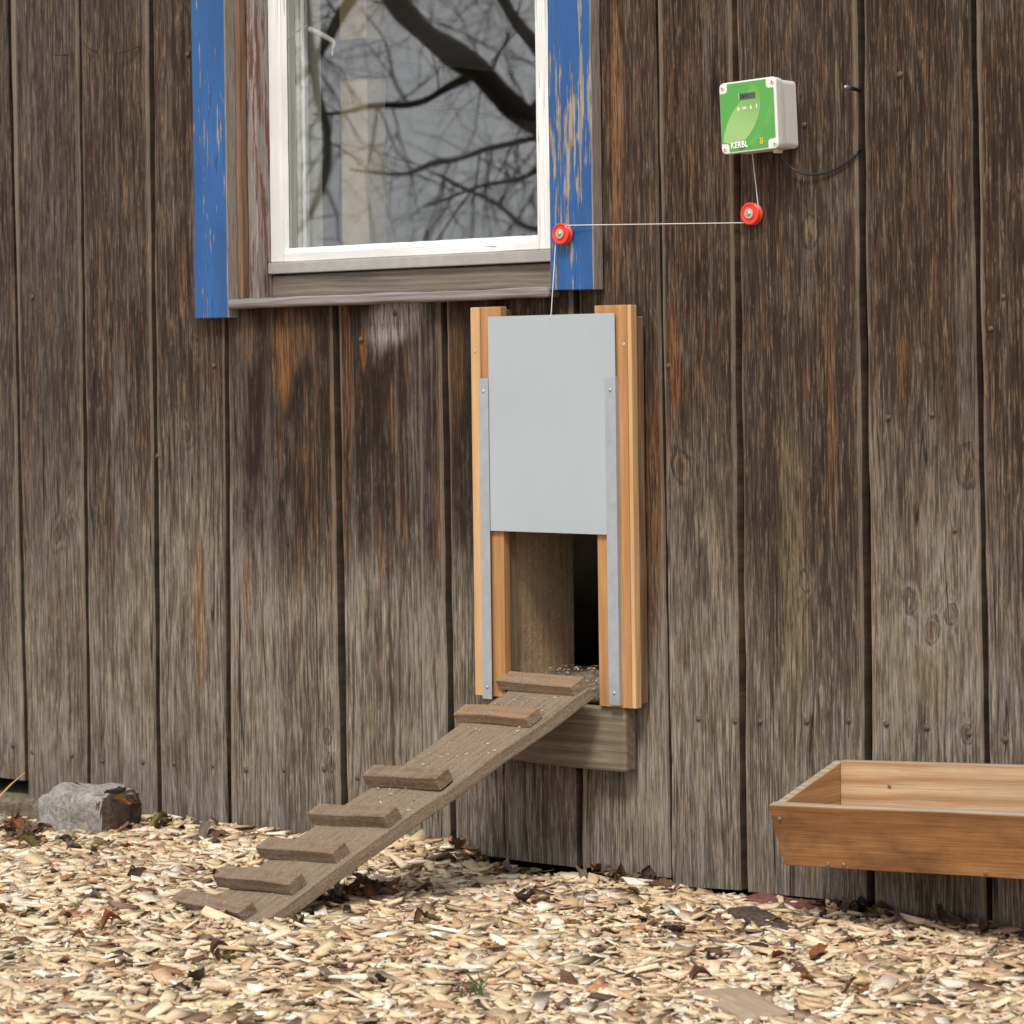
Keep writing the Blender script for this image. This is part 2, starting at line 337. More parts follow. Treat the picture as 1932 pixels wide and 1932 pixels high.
m_footing = stone_mat('earthy_footing', (.11, .08, .055), (.22, .175, .13), (.30, .26, .2), 50)
m_bark = stone_mat('bark', (.05, .033, .024), (.16, .115, .085), (.24, .19, .15), 110)
m_slab = wood('grey_wood_slab', 1, (.20, .14, .095), (.42, .31, .215), (.55, .43, .32), dirt=(.30, .22, .155), dirt_amt=.7)
m_chip = attrcol('wood_chip', 0.75)
m_leafs = [stone_mat('leaf_%s' % n, tuple(k*.6 for k in c), c, tuple(min(1, k*1.35) for k in c), 90, .65) for n, c in
           (('brown', (.185, .100, .055)), ('dark', (.082, .050, .036)), ('rust', (.30, .115, .038)), ('grey', (.23, .170, .130)), ('yellow_green', (.25, .21, .075)))]
m_grass = flat('grass_green', (.06, .10, .03), 0.6, 0.3, vary=.3)
m_straw = flat('straw', (.45, .31, .14), 0.6, 0.3, vary=.2)
m_branch = flat('tree_bark', (.030, .026, .021), 0.9, 0.2, vary=.4, scale=20)
def glass_mat():
    mt = bpy.data.materials.new('window_glass'); mt.use_nodes = True; t = mt.node_tree; t.nodes.clear()
    o = t.nodes.new('ShaderNodeOutputMaterial'); mx = t.nodes.new('ShaderNodeMixShader')
    tr = t.nodes.new('ShaderNodeBsdfTransparent'); tr.inputs[0].default_value = (.93, .95, .94, 1)
    gl = t.nodes.new('ShaderNodeBsdfGlossy'); gl.inputs['Roughness'].default_value = 0.012
    g = t.nodes.new('ShaderNodeNewGeometry'); d = t.nodes.new('ShaderNodeVectorMath'); d.operation = 'DOT_PRODUCT'
    t.links.new(g.outputs['Incoming'], d.inputs[0]); t.links.new(g.outputs['Normal'], d.inputs[1])
    c = math_(t, 'ABSOLUTE', V(t, d.outputs['Value'])); s = (1.0-c); f = (s*s*s*s*s)*.71 + .29
    plug(t, mx.inputs[0], f); t.links.new(tr.outputs[0], mx.inputs[1]); t.links.new(gl.outputs[0], mx.inputs[2])
    # old float glass is never quite flat
    tc = t.nodes.new('ShaderNodeTexCoord'); nz = t.nodes.new('ShaderNodeTexNoise'); nz.inputs['Scale'].default_value = 5; nz.inputs['Detail'].default_value = 1
    bp = t.nodes.new('ShaderNodeBump'); bp.inputs['Distance'].default_value = 0.0006; bp.inputs['Strength'].default_value = 0.5
    t.links.new(tc.outputs['Object'], nz.inputs['Vector']); t.links.new(nz.outputs[0], bp.inputs['Height']); t.links.new(bp.outputs[0], gl.inputs['Normal'])
    t.links.new(mx.outputs[0], o.inputs[0])
    return mt
m_glass = glass_mat()

# ------------------------------------------------------------------ object helpers
def tag(o, label=None, cat=None, group=None, kind=None):
    if label: o['label'] = label
    if cat: o['category'] = cat
    if group: o['group'] = group
    if kind: o['kind'] = kind
    return o
def thing(name, label, cat, loc=(0, 0, 0), rot=None, group=None):
    o = bpy.data.objects.new(name, None); o.empty_display_size = .05; COL.objects.link(o); o.location = loc
    if rot is not None: o.rotation_euler = rot
    return tag(o, label, cat, group)
def link(name, me, mat, parent=None, label=None):
    o = bpy.data.objects.new(name, me); COL.objects.link(o)
    if mat and not me.materials: me.materials.append(mat)
    if parent: o.parent = parent
    if label: o['label'] = label
    return o
def mesh(name, vs, fs, mat, parent=None, smooth=False, label=None):
    me = bpy.data.meshes.new(name); me.from_pydata([tuple(v) for v in vs], [], fs); me.update()
    if smooth: me.polygons.foreach_set('use_smooth', [True]*len(me.polygons))
    return link(name, me, mat, parent, label)
def frombm(name, bm, mat, parent=None, smooth=False, label=None):
    bmesh.ops.recalc_face_normals(bm, faces=bm.faces)
    me = bpy.data.meshes.new(name); bm.to_mesh(me); bm.free()
    if smooth: me.polygons.foreach_set('use_smooth', [True]*len(me.polygons))
    return link(name, me, mat, parent, label)
def bm_box(bm, p0, p1, bev=0.0, seg=1, rough=0.0, cuts=0, seed=0, axis=None):
    """box from p0 to p1, optional bevel and slightly uneven edges"""
    p0, p1 = Vector(p0), Vector(p1)
    p0, p1 = Vector([min(a, b) for a, b in zip(p0, p1)]), Vector([max(a, b) for a, b in zip(p0, p1)]); s = p1-p0
    ax = axis if axis is not None else max(range(3), key=lambda i: s[i]); u, w_ = (ax+1) % 3, (ax+2) % 3
    rings = []
    for i in range(cuts+2):
        row = []
        for a, b in ((0, 0), (1, 0), (1, 1), (0, 1)):
            q = p0.copy(); q[ax] += s[ax]*i/(cuts+1); q[u] += s[u]*a; q[w_] += s[w_]*b
            if rough: q += mnoise.noise_vector(q*9 + Vector((seed*3.1, 0, 0)))*rough
            row.append(bm.verts.new(q))
        rings.append(row)
    fc = [bm.faces.new(rings[0][::-1]), bm.faces.new(rings[-1])]
    for r0, r1 in zip(rings, rings[1:]):
        for k in range(4): fc.append(bm.faces.new((r0[k], r0[(k+1) % 4], r1[(k+1) % 4], r1[k])))
    if bev:
        bm.normal_update()
        es = list({e for f in fc for e in f.edges if len(e.link_faces) == 2 and e.calc_face_angle(0) > .9})
        bmesh.ops.bevel(bm, geom=es, offset=bev, segments=seg, affect='EDGES', profile=.5)
def box(name, p0, p1, mat, parent=None, bev=0.0, seg=1, rough=0.0, cuts=0, seed=0, label=None, axis=None):
    bm = bmesh.new(); bm_box(bm, p0, p1, bev, seg, rough, cuts, seed, axis)
    return frombm(name, bm, mat, parent, False, label)
def prism(name, poly, y0, y1, mat, parent=None, bev=0.0, label=None, extra=()):
    """outline in x,z extruded from y0 to y1"""
    bm = bmesh.new()
    for pl in (poly,)+tuple(extra):
        a = [bm.verts.new((p[0], y0, p[1])) for p in pl]; b = [bm.verts.new((p[0], y1, p[1])) for p in pl]; n = len(pl)
        bm.faces.new(a); bm.faces.new(b[::-1])
        for i in range(n): bm.faces.new((a[i], a[(i+1) % n], b[(i+1) % n], b[i]))
    if bev:
        bmesh.ops.recalc_face_normals(bm, faces=bm.faces); bm.normal_update()
        bmesh.ops.bevel(bm, geom=[e for e in bm.edges if e.calc_face_angle(0) > .5], offset=bev, segments=2, affect='EDGES', profile=.5)
    return frombm(name, bm, mat, parent, False, label)
def lathe(bm, prof, n=32, axis='y', org=(0, 0, 0)):
    """prof: (radius, position along -y)"""
    rings = []
    for r_, d in prof:
        rings.append([bm.verts.new((org[0]+r_*math.cos(2*math.pi*i/n), org[1]-d, org[2]+r_*math.sin(2*math.pi*i/n))) for i in range(n)])
    for a, b in zip(rings, rings[1:]):
        for i in range(n): bm.faces.new((a[i], a[(i+1) % n], b[(i+1) % n], b[i]))
    bm.faces.new(rings[0]); bm.faces.new(rings[-1][::-1])
def tube_geo(pts, rads, n=8, vs=None, fs=None):
    vs = [] if vs is None else vs; fs = [] if fs is None else fs
    pts = [Vector(p) for p in pts]
    if not hasattr(rads, '__len__'): rads = [rads]*len(pts)
    base = len(vs); u = None
    for i, p in enumerate(pts):
        t = (pts[min(i+1, len(pts)-1)]-pts[max(i-1, 0)]).normalized()
        if u is None: u = t.orthogonal().normalized()
        u = (u - t*u.dot(t)).normalized(); v = t.cross(u)
        for k in range(n):
            a = 2*math.pi*k/n; vs.append(p + (u*math.cos(a)+v*math.sin(a))*rads[i])
    for i in range(len(pts)-1):
        for k in range(n):
            a = base+i*n+k; b = base+i*n+(k+1) % n; fs.append((a, b, b+n, a+n))
    fs.append(tuple(base+k for k in range(n))[::-1]); fs.append(tuple(base+(len(pts)-1)*n+k for k in range(n)))
    return vs, fs
def tube(name, pts, rads, mat, parent=None, n=8, label=None):
    vs, fs = tube_geo(pts, rads, n); return mesh(name, vs, fs, mat, parent, True, label)
def bez(pts, k=10):
    """smooth curve through points"""
    P = [Vector(p) for p in pts]; out = []
    for i in range(len(P)-1):
        p0, p1, p2, p3 = P[max(i-1, 0)], P[i], P[i+1], P[min(i+2, len(P)-1)]
        for j in range(k):
            t = j/k; out.append(.5*((2*p1)+(p2-p0)*t+(2*p0-5*p1+4*p2-p3)*t*t+(3*p1-p0-3*p2+p3)*t**3))
    out.append(P[-1]); return out

# ================================================================== GROUND
def gz(x, y):
    n = mnoise.noise(Vector((x*2.1, y*2.1, 3)))*.016 + mnoise.noise(Vector((x*6, y*6, 1)))*.007
    mound = .030*math.exp(-((x+.22)**2/.02 + (y+.06)**2/.02))
    low = -.045*max(0.0, min(1.0, (-x-.95)/.3))*max(0.0, min(1.0, 1+(y+.05)/.5))
    dip = -.022*max(0., 1-abs(x-.02)/.16)*max(0., min(1., 1+(y+.02)/.10))
    return -.020 + dip + n*max(0., min(1., -y/.15)) + mound + low
M = MAT('chip_strewn_earth', 0.95, 0.1); o_ = V(M.t, M.tc.outputs['Object'])
n1 = M.noise(o_, 60, 4, .7); n2 = M.noise(o_, 3, 3)
M.color(M.mix(M.step(n2, .4, .6)*.3, M.mix(M.step(n1, .35, .65), (.28, .20, .135), (.52, .39, .27)), (.22, .155, .105))); M.bump(n1, .01, .9)
m_earth = M.m
def axis_(lo, hi, fine_lo, fine_hi, d):
    return [lo, lo*.4+fine_lo*.6] + list(np.arange(fine_lo, fine_hi+1e-6, d)) + [hi*.4+fine_hi*.6, hi]
gx, gy = axis_(-90, 90, -3.0, 3.4, .05), axis_(-90, 30, -3.4, .2, .05)
vs = [(x, y, gz(x, y) if abs(x) < 3.5 and -3.6 < y < .3 else -.03) for y in gy for x in gx]; nx = len(gx)
fs = [(j*nx+i, j*nx+i+1, (j+1)*nx+i+1, (j+1)*nx+i) for j in range(len(gy)-1) for i in range(nx-1)]
tag(mesh('ground', vs, fs, m_earth, smooth=True), kind='structure')

# ================================================================== BARN
barn = thing('wooden_barn', 'weathered brown barn wall of vertical planks with a blue-trimmed window and hatch hole', 'barn', (0, 0, 0))
def seam(a, b):
    p, q = at(*a), at(*b); k = (q.x-p.x)/(q.z-p.z)
    return lambda z: p.x + k*(z-p.z)
sv = lambda X: (lambda z: X + 0*z)
SEAMS = [(sv(-4.6), .008), (sv(-4.35), .01), (sv(-4.12), .006), (sv(-3.86), .008), (sv(-3.6), .008), (sv(-3.37), .01), (sv(-3.12), .006), (sv(-2.9), .008), (sv(-2.66), .008), (sv(-2.43), .01), (sv(-2.2), .006), (sv(-1.97), .008), (sv(-1.72), .008),
         (seam((14, 40), (47, 1470)), .013), (seam((150, 100), (167, 1500)), .020), (seam((286, 40), (302, 1530)), .017),
         (seam((427, 600), (433, 1570)), .012), (seam((632, 600), (650, 1570)), .014), (seam((795, 1090), (797, 1585)), .0025), (seam((838, 600), (855, 1600)), .016),
         (seam((1086, 560), (1092, 1640)), .010), (seam((1237, 40), (1266, 1655)), .012), (seam((1386, 40), (1404, 1675)), .015),
         (seam((1621, 40), (1638, 1430)), .011), (seam((1836, 40), (1862, 1440)), .014), (sv(1.27), .008), (sv(1.52), .01), (sv(1.76), .008), (sv(2.0), .01), (sv(2.24), .008), (sv(2.5), .01),
         (sv(2.74), .008), (sv(3.0), .01), (sv(3.25), .008), (sv(3.5), .01), (sv(3.76), .008), (sv(4.0), .01), (sv(4.25), .008), (sv(4.5), .01)]
BOT = {13-1: (.035, .033), 19: (.004, .006), 20: (.004, .008), 21: (-.004, .004), 22: (.004, .012)}
TOPZ = 2.75
WIN = (-.775, .170, 1.075, 2.06); HAT = (-.0315, .238, .318, .72)
pv, pf, pk = [], [], []
def plank_piece(fx0, fx1, z0a, z0b, z1, yo, attrv, cupp, jag, tilt):
    """one plank face strip; fx functions of z; z0a,z0b bottom left/right"""
    n = max(2, int((z1-min(z0a, z0b))/.045)); T = .022; b = .0022
    base = len(pv); prof = None
    for i in range(n+1):
        t = i/n; row = []
        zl = z0a+(z1-z0a)*t; zr = z0b+(z1-z0b)*t
        jl = (mnoise.noise(Vector((attrv[0]*40, zl*7, 0)))*.0026 + mnoise.noise(Vector((attrv[0]*40, zl*25, 5)))*.0012)*jag
        jr = (mnoise.noise(Vector((attrv[0]*40+9, zr*7, 0)))*.0026 + mnoise.noise(Vector((attrv[0]*40+9, zr*25, 5)))*.0012)*jag
        xl = fx0(zl)+jl; xr = fx1(zr)+jr; wv = mnoise.noise(Vector((attrv[0]*70, zl*2.2, 2)))*.0022
        xm = (xl+xr)/2; tl = tilt*(xr-xl)/2
        row = [(xl, T, zl), (xl, yo+wv+b*1.6-tl, zl), (xl+b*1.2, yo+wv-tl, zl), (xl*.7+xr*.3, yo+wv+cupp*.8-tl*.4, zl*.7+zr*.3), (xl*.3+xr*.7, yo+wv+cupp*.8+tl*.4, zl*.3+zr*.7),
               (xr-b*1.2, yo+wv+tl, zr), (xr, yo+wv+b*1.6+tl, zr), (xr, T, zr)]
        pv.extend(row); pk.extend([attrv]*8)
    for i in range(n):
        for k in range(7):
            a = base+i*8+k; pf.append((a, a+1, a+9, a+8))
    pf.append(tuple(base+k for k in range(7, -1, -1))); pf.append(tuple(base+n*8+k for k in range(8)))
prn = random.Random(11); FACES = []
for i in range(len(SEAMS)-1):
    (f0, g0), (f1, g1) = SEAMS[i], SEAMS[i+1]
    a0 = (lambda z, f=f0, g=g0: f(z)+g/2); a1 = (lambda z, f=f1, g=g1: f(z)-g/2)
    x0, x1 = a0(.8), a1(.8); yo = prn.uniform(-.004, .004); rv = prn.random(); cupp = prn.uniform(-.0015, .002); tilt = prn.uniform(-.012, .03)
    at_ = (rv, (x0+x1)/2, (x1-x0)/2); bl, br = BOT.get(i, (-.07, -.07))
    rects = [(None, None, bl, br, TOPZ)]
    FACES.append((a0, a1, yo, cupp, tilt))
    for (h0, h1, hz0, hz1) in (WIN, HAT):
        new = []
        for (l, r_, za, zb, zt) in rects:
            L = a0(hz0) if l is None else l; Rr = a1(hz0) if r_ is None else r_
            if Rr <= h0+.004 or L >= h1-.004 or zt <= hz0 or min(za, zb) >= hz1: new.append((l, r_, za, zb, zt)); continue
            if L < h0-.004: new.append((l, h0, za, zb, zt)); l = h0
            if Rr > h1+.004: new.append((h1, r_, za, zb, zt)); r_ = h1
            new.append((l, r_, za, zb, hz0)); new.append((l, r_, hz1, hz1, zt))
        rects = new
    for (l, r_, za, zb, zt) in rects:
        plank_piece(a0 if l is None else (lambda z, v=l: v), a1 if r_ is None else (lambda z, v=r_: v), za, zb, zt, yo, at_, cupp, 1.0, tilt)
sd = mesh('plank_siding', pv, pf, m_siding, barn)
ab = sd.data.attributes.new('pk', 'FLOAT_VECTOR', 'POINT'); ab.data.foreach_set('vector', np.array(pk, dtype=np.float32).ravel())
# rough boarding behind the planks, near-black colour gives the gaps their shade
bm = bmesh.new()
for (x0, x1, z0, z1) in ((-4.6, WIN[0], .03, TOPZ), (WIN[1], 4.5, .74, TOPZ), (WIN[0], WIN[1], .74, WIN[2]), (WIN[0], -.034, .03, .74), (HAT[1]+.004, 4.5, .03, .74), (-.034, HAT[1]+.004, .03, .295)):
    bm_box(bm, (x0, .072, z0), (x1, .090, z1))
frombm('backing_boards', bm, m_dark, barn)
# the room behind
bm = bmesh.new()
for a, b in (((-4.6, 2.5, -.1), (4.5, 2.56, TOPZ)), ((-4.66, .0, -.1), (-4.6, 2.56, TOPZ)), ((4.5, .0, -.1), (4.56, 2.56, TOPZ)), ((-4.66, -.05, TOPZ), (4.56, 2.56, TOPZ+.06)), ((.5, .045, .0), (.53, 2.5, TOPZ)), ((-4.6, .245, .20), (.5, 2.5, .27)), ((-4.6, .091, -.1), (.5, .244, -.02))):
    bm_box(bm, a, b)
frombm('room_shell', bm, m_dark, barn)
bm = bmesh.new(); bm_box(bm, (-4.9, -.45, TOPZ+.062), (4.8, 3.0, TOPZ+.12)); frombm('roof_eave', bm, m_back, barn)
# pale partition inside, seen through the panes
bm = bmesh.new()
yy = .16
for k in range(9):
    wdt = .245; bm_box(bm, (-.92-(k % 2)*.004, yy, .27), (-.90, yy+wdt-.004, 1.52)); yy += wdt
frombm('pale_partition', bm, m_inwall, barn)
box('partition_beam', (-.94, .16, 1.53), (-.86, 2.4, 1.62), m_dark, barn)
box('upper_partition', (-.93, .16, 1.625), (-.90, 2.4, TOPZ-.01), m_inwall, barn)
box('room_post', (-.648, .225, 1.61), (-.572, .285, TOPZ-.01), m_beige, barn, .003)
box('room_post', (-.648, .225, .28), (-.572, .285, 1.53), m_beige, barn, .003)
box('post_cap', (-.651, .22, 1.5315), (-.569, .29, 1.6085), m_dark, barn, .002)
# passage behind the hatch
box('dark_screen', (-1.5, .62, .271), (.49, .65, .98), m_dark, barn)  # added dark sheet, hides the bright partition seen through the hatch
box('passage_side', (-.030, -.0045, .3185), (.0015, .1745, .7185), m_passage, barn, .001, rough=.002, cuts=6)
bm = bmesh.new(); bmesh.ops.create_grid(bm, x_segments=44, y_segments=70, size=.5)
for v in bm.verts:
    u, q = v.co.x+.5, v.co.y+.5; X = .0020+u*.2355; Y = -.029+q*.62
    v.co = Vector((X, Y, .328 + .020*min(1, max(0, (Y+.02)/.10)) + .012*math.exp(-((X-.17)**2/.006+(Y-.12)**2/.02)) + mnoise.noise(Vector((X*38, Y*38, 0)))*.007*min(1, q*9) + mnoise.noise(Vector((X*110, Y*110, 3)))*.004*min(1, q*9) - .02*max(0, q-.6)))
bm2 = bm; res = bmesh.ops.extrude_face_region(bm, geom=bm.faces[:])
for v in [g for g in res['geom'] if isinstance(g, bmesh.types.BMVert)]: v.co.z = .2995 if v.co.y > -.02 else .3165
frombm('dirt_threshold', bm, m_footing, barn, True)
# beam under the hatch
bm = bmesh.new(); bm_box(bm, (-.055, -.040, .196), (.288, -.0055, .3120), .005, 2, .003, 9, 3)
frombm('threshold_beam', bm, m_beam, barn)
# footing under the left planks and the brick at the right
bm = bmesh.new(); bm_box(bm, (-2.4, -.02, -.12), (-1.16, .17, -.002), .012, 2, .012, 14, 5); frombm('stone_footing', bm, m_footing, barn)

# nails in the planks
nail_bm = bmesh.new(); lathe(nail_bm, [(.0030, -.004), (.0030, .0005), (.0046, .0006), (.0044, .0018), (.0025, .0027)], 10)
nail_me = bpy.data.meshes.new('nail'); nail_bm.to_mesh(nail_me); nail_bm.free(); nail_me.materials.append(m_rustnail)
for (px, py) in [(22, 1406), (58, 1420), (132, 1425), (195, 1435), (271, 1437), (330, 1440), (402, 1445), (466, 1452), (538, 1452), (614, 1450), (672, 1468), (748, 1470), (816, 1472), (881, 1468),
                 (1318, 1356), (1407-20, 1360), (1436, 1360), (1524, 1360), (1603, 1358), (1671, 1366), (1748, 1372), (1828, 1384), (1899, 1394),
                 (1674, 788), (1757, 782), (1800, 1000), (743, 592), (680, 640), (922, 586), (300, 860), (404, 690), (355, 103), (58, 560), (1520, 235), (1262, 690), (1872, 620), (1697, 140), (1895, 560)]:
    p = at(px, py, .001)
    fy = [yo+cupp*.8+tl*(p.x-(f0(p.z)+f1(p.z))/2)*.6 for f0, f1, yo, cupp, tl in FACES if f0(p.z) <= p.x <= f1(p.z)]
    o = link('nail', nail_me, None, barn); o.location = (p.x, (fy[0] if fy else 0)-.0008, p.z); o.scale = (rnd.uniform(1.0, 1.35),)*3
# bent nails near the top left
for pts in ([(327, 104), (338, 102), (372, 100)][::-1], [(482, 93), (500, 97), (540, 110)][::-1]):
    pass
def bent(p_root, p_tip, out=.02):
    a = at(*p_root, 0); b = at(*p_tip, out)
    mid = (a*.55+b*.45)+Vector((0, -.008, -.002))
    return tube('bent_nail', bez([a+Vector((0, .006, 0)), a+Vector((0, -.006, 0)), mid, b], 6), .0016, m_rust, barn, 6)
bent((125, 104), (96, 101)); bent((184, 97), (157, 80)); bent((268, 87), (219, 102))

# ------------------------------------------------------------------ window (part of the barn)
win = bpy.data.objects.new('window', None); COL.objects.link(win); win.parent = barn; win.empty_display_size = .05
WY = -.058                                               # sash front is set back in the wall
def ofs(px, py, o=WY): return at(px, py, o)
wx0, wx1 = ofs(508, 300).x, ofs(1030, 300).x
gx0, gx1 = ofs(531, 300).x, ofs(1012, 300).x
zs0 = ofs(700, 487).z; zg0 = ofs(700, 459).z
WT = 2.02
YF = -WY
box('blue_trim_board', (-.823, -.030, 1.036), (-.7255, -.0005, 2.22), m_blue, barn, .0015, 1, .0016, 24, 1, 'solid blue trim board left of the window')
box('blue_trim_board', (.1195, -.030, 1.066), (.2205, -.0005, 2.22), m_blue_worn, barn, .0015, 1, .0016, 24, 2, 'worn blue trim board with peeling paint right of the window')
box('blue_trim_board', (-.7250, -.030, 2.045), (.1190, -.0005, 2.15), m_blue, barn, .0015, 1, .0016, 24, 3, 'blue trim board above the window')
box('head_board', (wx0, -.0004, 2.0215), (.1160, YF+.045, 2.056), m_reveal, win)
# reveal at the left, in two boards
box('reveal_board', (-.768, -.0005, 1.0715), (-.714, .020, 2.055), m_reveal, win, .002, 1, .0015, 18, 3)
box('reveal_board', (-.768, .0215, 1.0715), (wx0-.0008, YF+.045, 2.055), m_red, win, .002, 1, .0015, 18, 4, 'reveal board with flaking red paint')
box('reveal_board', (.1165, -.002, 1.082), (.166, YF+.045, 2.055), m_reveal, win, .002, 1, .0015, 18, 6)
# sash
box('sash_stile', (wx0, YF, zs0), (gx0, YF+.045, WT), m_white, win, .002, 1, .0006, 10)
box('sash_stile', (gx1, YF, zs0), (.115, YF+.045, WT), m_white, win, .002, 1, .0006, 10)
box('sash_rail', (gx0+.0003, YF+.0015, zs0), (gx1-.0003, YF+.045, zg0-.012), m_white_h, win, .002, 1, .0008, 14)
box('sash_rail', (gx0+.0003, YF+.0015, WT-.06), (gx1-.0003, YF+.045, WT), m_white_h, win, .002)
# putty fillets around the pane
bm = bmesh.new()
def fillet(bm, a, b, inw):
    a, b, inw = Vector(a), Vector(b), Vector(inw); n = 22; rows = []
    for i in range(n+1):
        p = a.lerp(b, i/n); j = mnoise.noise(Vector((p.x*30, p.z*30, 8)))*.0015
        rows.append([bm.verts.new(p), bm.verts.new(p+inw*(.012+j)+Vector((0, .012, 0))), bm.verts.new(p+Vector((0, .0135, 0)))])
    for r0, r1 in zip(rows, rows[1:]):
        for k in range(3): bm.faces.new((r0[k], r0[(k+1) % 3], r1[(k+1) % 3], r1[k]))
    bm.faces.new(rows[0]); bm.faces.new(rows[-1][::-1])
fillet(bm, (gx0, YF+.001, zg0-.013), (gx0, YF+.001, WT-.06), (.55, 0, 0)); fillet(bm, (gx1, YF+.001, zg0-.013), (gx1, YF+.001, WT-.06), (-.5, 0, 0)); fillet(bm, (gx0, YF+.002, zg0-.0125), (gx1, YF+.002, zg0-.0125), (0, 0, 1))
frombm('putty', bm, m_white, win)
mesh('pane', [(gx0-.003, YF+.0145, zg0-.02), (gx1+.003, YF+.0145, zg0-.02), (gx1+.003, YF+.0145, WT-.055), (gx0-.003, YF+.0145, WT-.055)], [(0, 1, 2, 3)], m_glass, win)
box('inner_frame', (gx0-.012, YF+.047, zg0-.03), (gx0+.006, YF+.115, WT), m_inner, win, .002)
box('inner_frame', (gx0+.0065, YF+.052, zg0-.03), (gx0+.016, YF+.066, WT), m_white, win, .002)
box('inner_frame', (gx0-.03, YF+.047, zg0-.06), (gx1+.03, YF+.11, zg0-.032), m_inner, win, .002)
# drip rail, sill board, sill
z1 = ofs(700, 487).z; z2 = ofs(700, 509).z
prism('drip_rail', [(wx0-.0003, z2), (.1155, z2), (.1155, z1-.0008), (wx0-.0003, z1-.0008)], YF-.008, YF+.04, m_rail, win, .002)
zb = ofs(700, 553).z
box('sill_board', (wx0-.0003, YF+.004, zb-.02), (.1155, YF+.04, z2-.003), m_grey_h, win, .003, 2, .0022, 20, 8)
bm = bmesh.new(); bm_box(bm, (-.7235, -.036, 1.054), (.1185, YF+.003, 1.0735), .006, 3, .0022, 24, 9); frombm('sill', bm, m_grey_edge, win)
# wire-like crack line and cobweb strip on the pane
tube('pane_crack', bez([at(539, 80, WY-.0135), at(556, 62, WY-.0135), at(580, 48, WY-.0135)], 6), .0009, m_rail, win, 5)
tube('window_latch', bez([at(584, 55, WY-.03), at(606, 65, WY-.03), at(630, 80, WY-.03), at(628, 92, WY-.03), at(627, 105, WY-.03)], 5), [.006]*5+[.0055]*5+[.004]*5+[.002]*6, m_inner, win, 8)

# ================================================================== HATCH DOOR
DX, DZ = .13, .31
door = thing('hatch_door', 'grey sliding chicken hatch between two orange wood side boards, raised half open', 'hatch door', (DX, -.046, DZ))
def L(p): return Vector(p)-Vector((DX, -.046, DZ))
def dbox(name, p0, p1, mat, parent=None, **k):
    return box(name, L(p0), L(p1), mat, parent or door, **k)
dbox('backing_board', (-.052, -.027, .322), (.010, -.0055, 1.035), m_reveal, bev=.002, rough=.001, cuts=8)
dbox('backing_board', (.246, -.027, .3185), (.3150, -.0055, 1.015), m_reveal, bev=.002, rough=.0015, cuts=8)
jl = dbox('side_board', (-.0595, -.046, .314), (.0125, -.0275, 1.040), m_larch, bev=.0012)
dbox('side_strip', (-.058, -.0505, .3145), (-.0355, -.0463, 1.0395), m_larch_pale, bev=.001)
jr = dbox('side_board', (.234, -.046, .313), (.3075, -.0275, 1.036), m_larch, bev=.0012)
dbox('side_strip', (.3078, -.045, .3135), (.3165, -.0278, 1.0355), m_larch_pale, bev=.001)
# rails: flat strip with a folded lip
def rail(x0, x1, z0, z1, lip_left):
    bm = bmesh.new(); bm_box(bm, L((x0, -.0556, z0)), L((x1, -.0541, z1)), .0004)
    xa, xb = (x0, x0+.0015) if lip_left else (x1-.0015, x1)
    bm_box(bm, L((xa, -.0540, z0)), L((xb, -.0508 if lip_left else -.0463, z1)))
    r = frombm('guide_rail', bm, m_alu, door)
    for zz in (z0+.022, z1-.024):
        b2 = bmesh.new(); lathe(b2, [(.0034, 0), (.0034, .0006), (.0024, .0016), (.0008, .0019)], 14, org=L(((x0+x1)/2, -.0556, zz))); frombm('screw', b2, m_zinc, r, True)
rail(-.0350, -.0125, .310, .907, True); rail(.2635, .2875, .318, .908, False)
pm = dbox('sliding_panel', (-.0125, -.0535, .6235), (.2855, -.0512, 1.0215), m_panel, bev=.0003)
for zz, xx in ((.965, .300), (.958, -.047)):
    b2 = bmesh.new(); lathe(b2, [(.0036, 0), (.0036, .0004), (.0022, .0006), (.0010, .0001)], 14, org=L((xx, -.0462 if xx > 0 else -.0506, zz))); frombm('screw', b2, m_zinc, jr if xx > 0 else jl, True)

# ================================================================== RAMP
O = Vector((-.196, -.611, 0)); ey = Vector((.19, .585, .32)).normalized(); ex = Vector((.951, -.309, 0)); ex = (ex-ey*ex.dot(ey)).normalized(); en = ex.cross(ey); O = Vector((-.166, -.6398, .0078))
ramp = bpy.data.objects.new('chicken_ramp', None); COL.objects.link(ramp); ramp.empty_display_size = .05
mm = Matrix((ex, ey, en)).transposed().to_4x4(); mm.translation = O; ramp.matrix_world = mm
tag(ramp, 'muddy grey wooden chicken ramp with seven cross cleats leaning up to the hatch', 'ramp')
bm = bmesh.new(); bm_box(bm, (0, -.075, -.024), (.213, .742, 0), .0022, 2, .0042, 40, 12, axis=1); frombm('ramp_board', bm, m_ramp, ramp)
for i, (x0, x1, y, a) in enumerate([(-.024, .210, .692, 4.3), (-.016, .203, .580, 6.8), (-.010, .206, .364, 8.5), (-.009, .213, .236, 10.5), (-.018, .202, .127, 10.5), (-.028, .202, .035, 9), (-.055, .17, -.043, 6)]):
    hgt = (.020, .019, .024, .024, .023, .023, .020)[i]
    bm = bmesh.new(); bm_box(bm, (0, 0, -.001), ((x1-x0), .034, hgt), .0014, 1, .0028, 7, 20+i, axis=0)
    o = frombm('cleat', bm, m_cleat_new if i < 2 else m_cleat, ramp); o.location = (x0, y, 0.0012); o.rotation_euler = (0, 0, R(a))

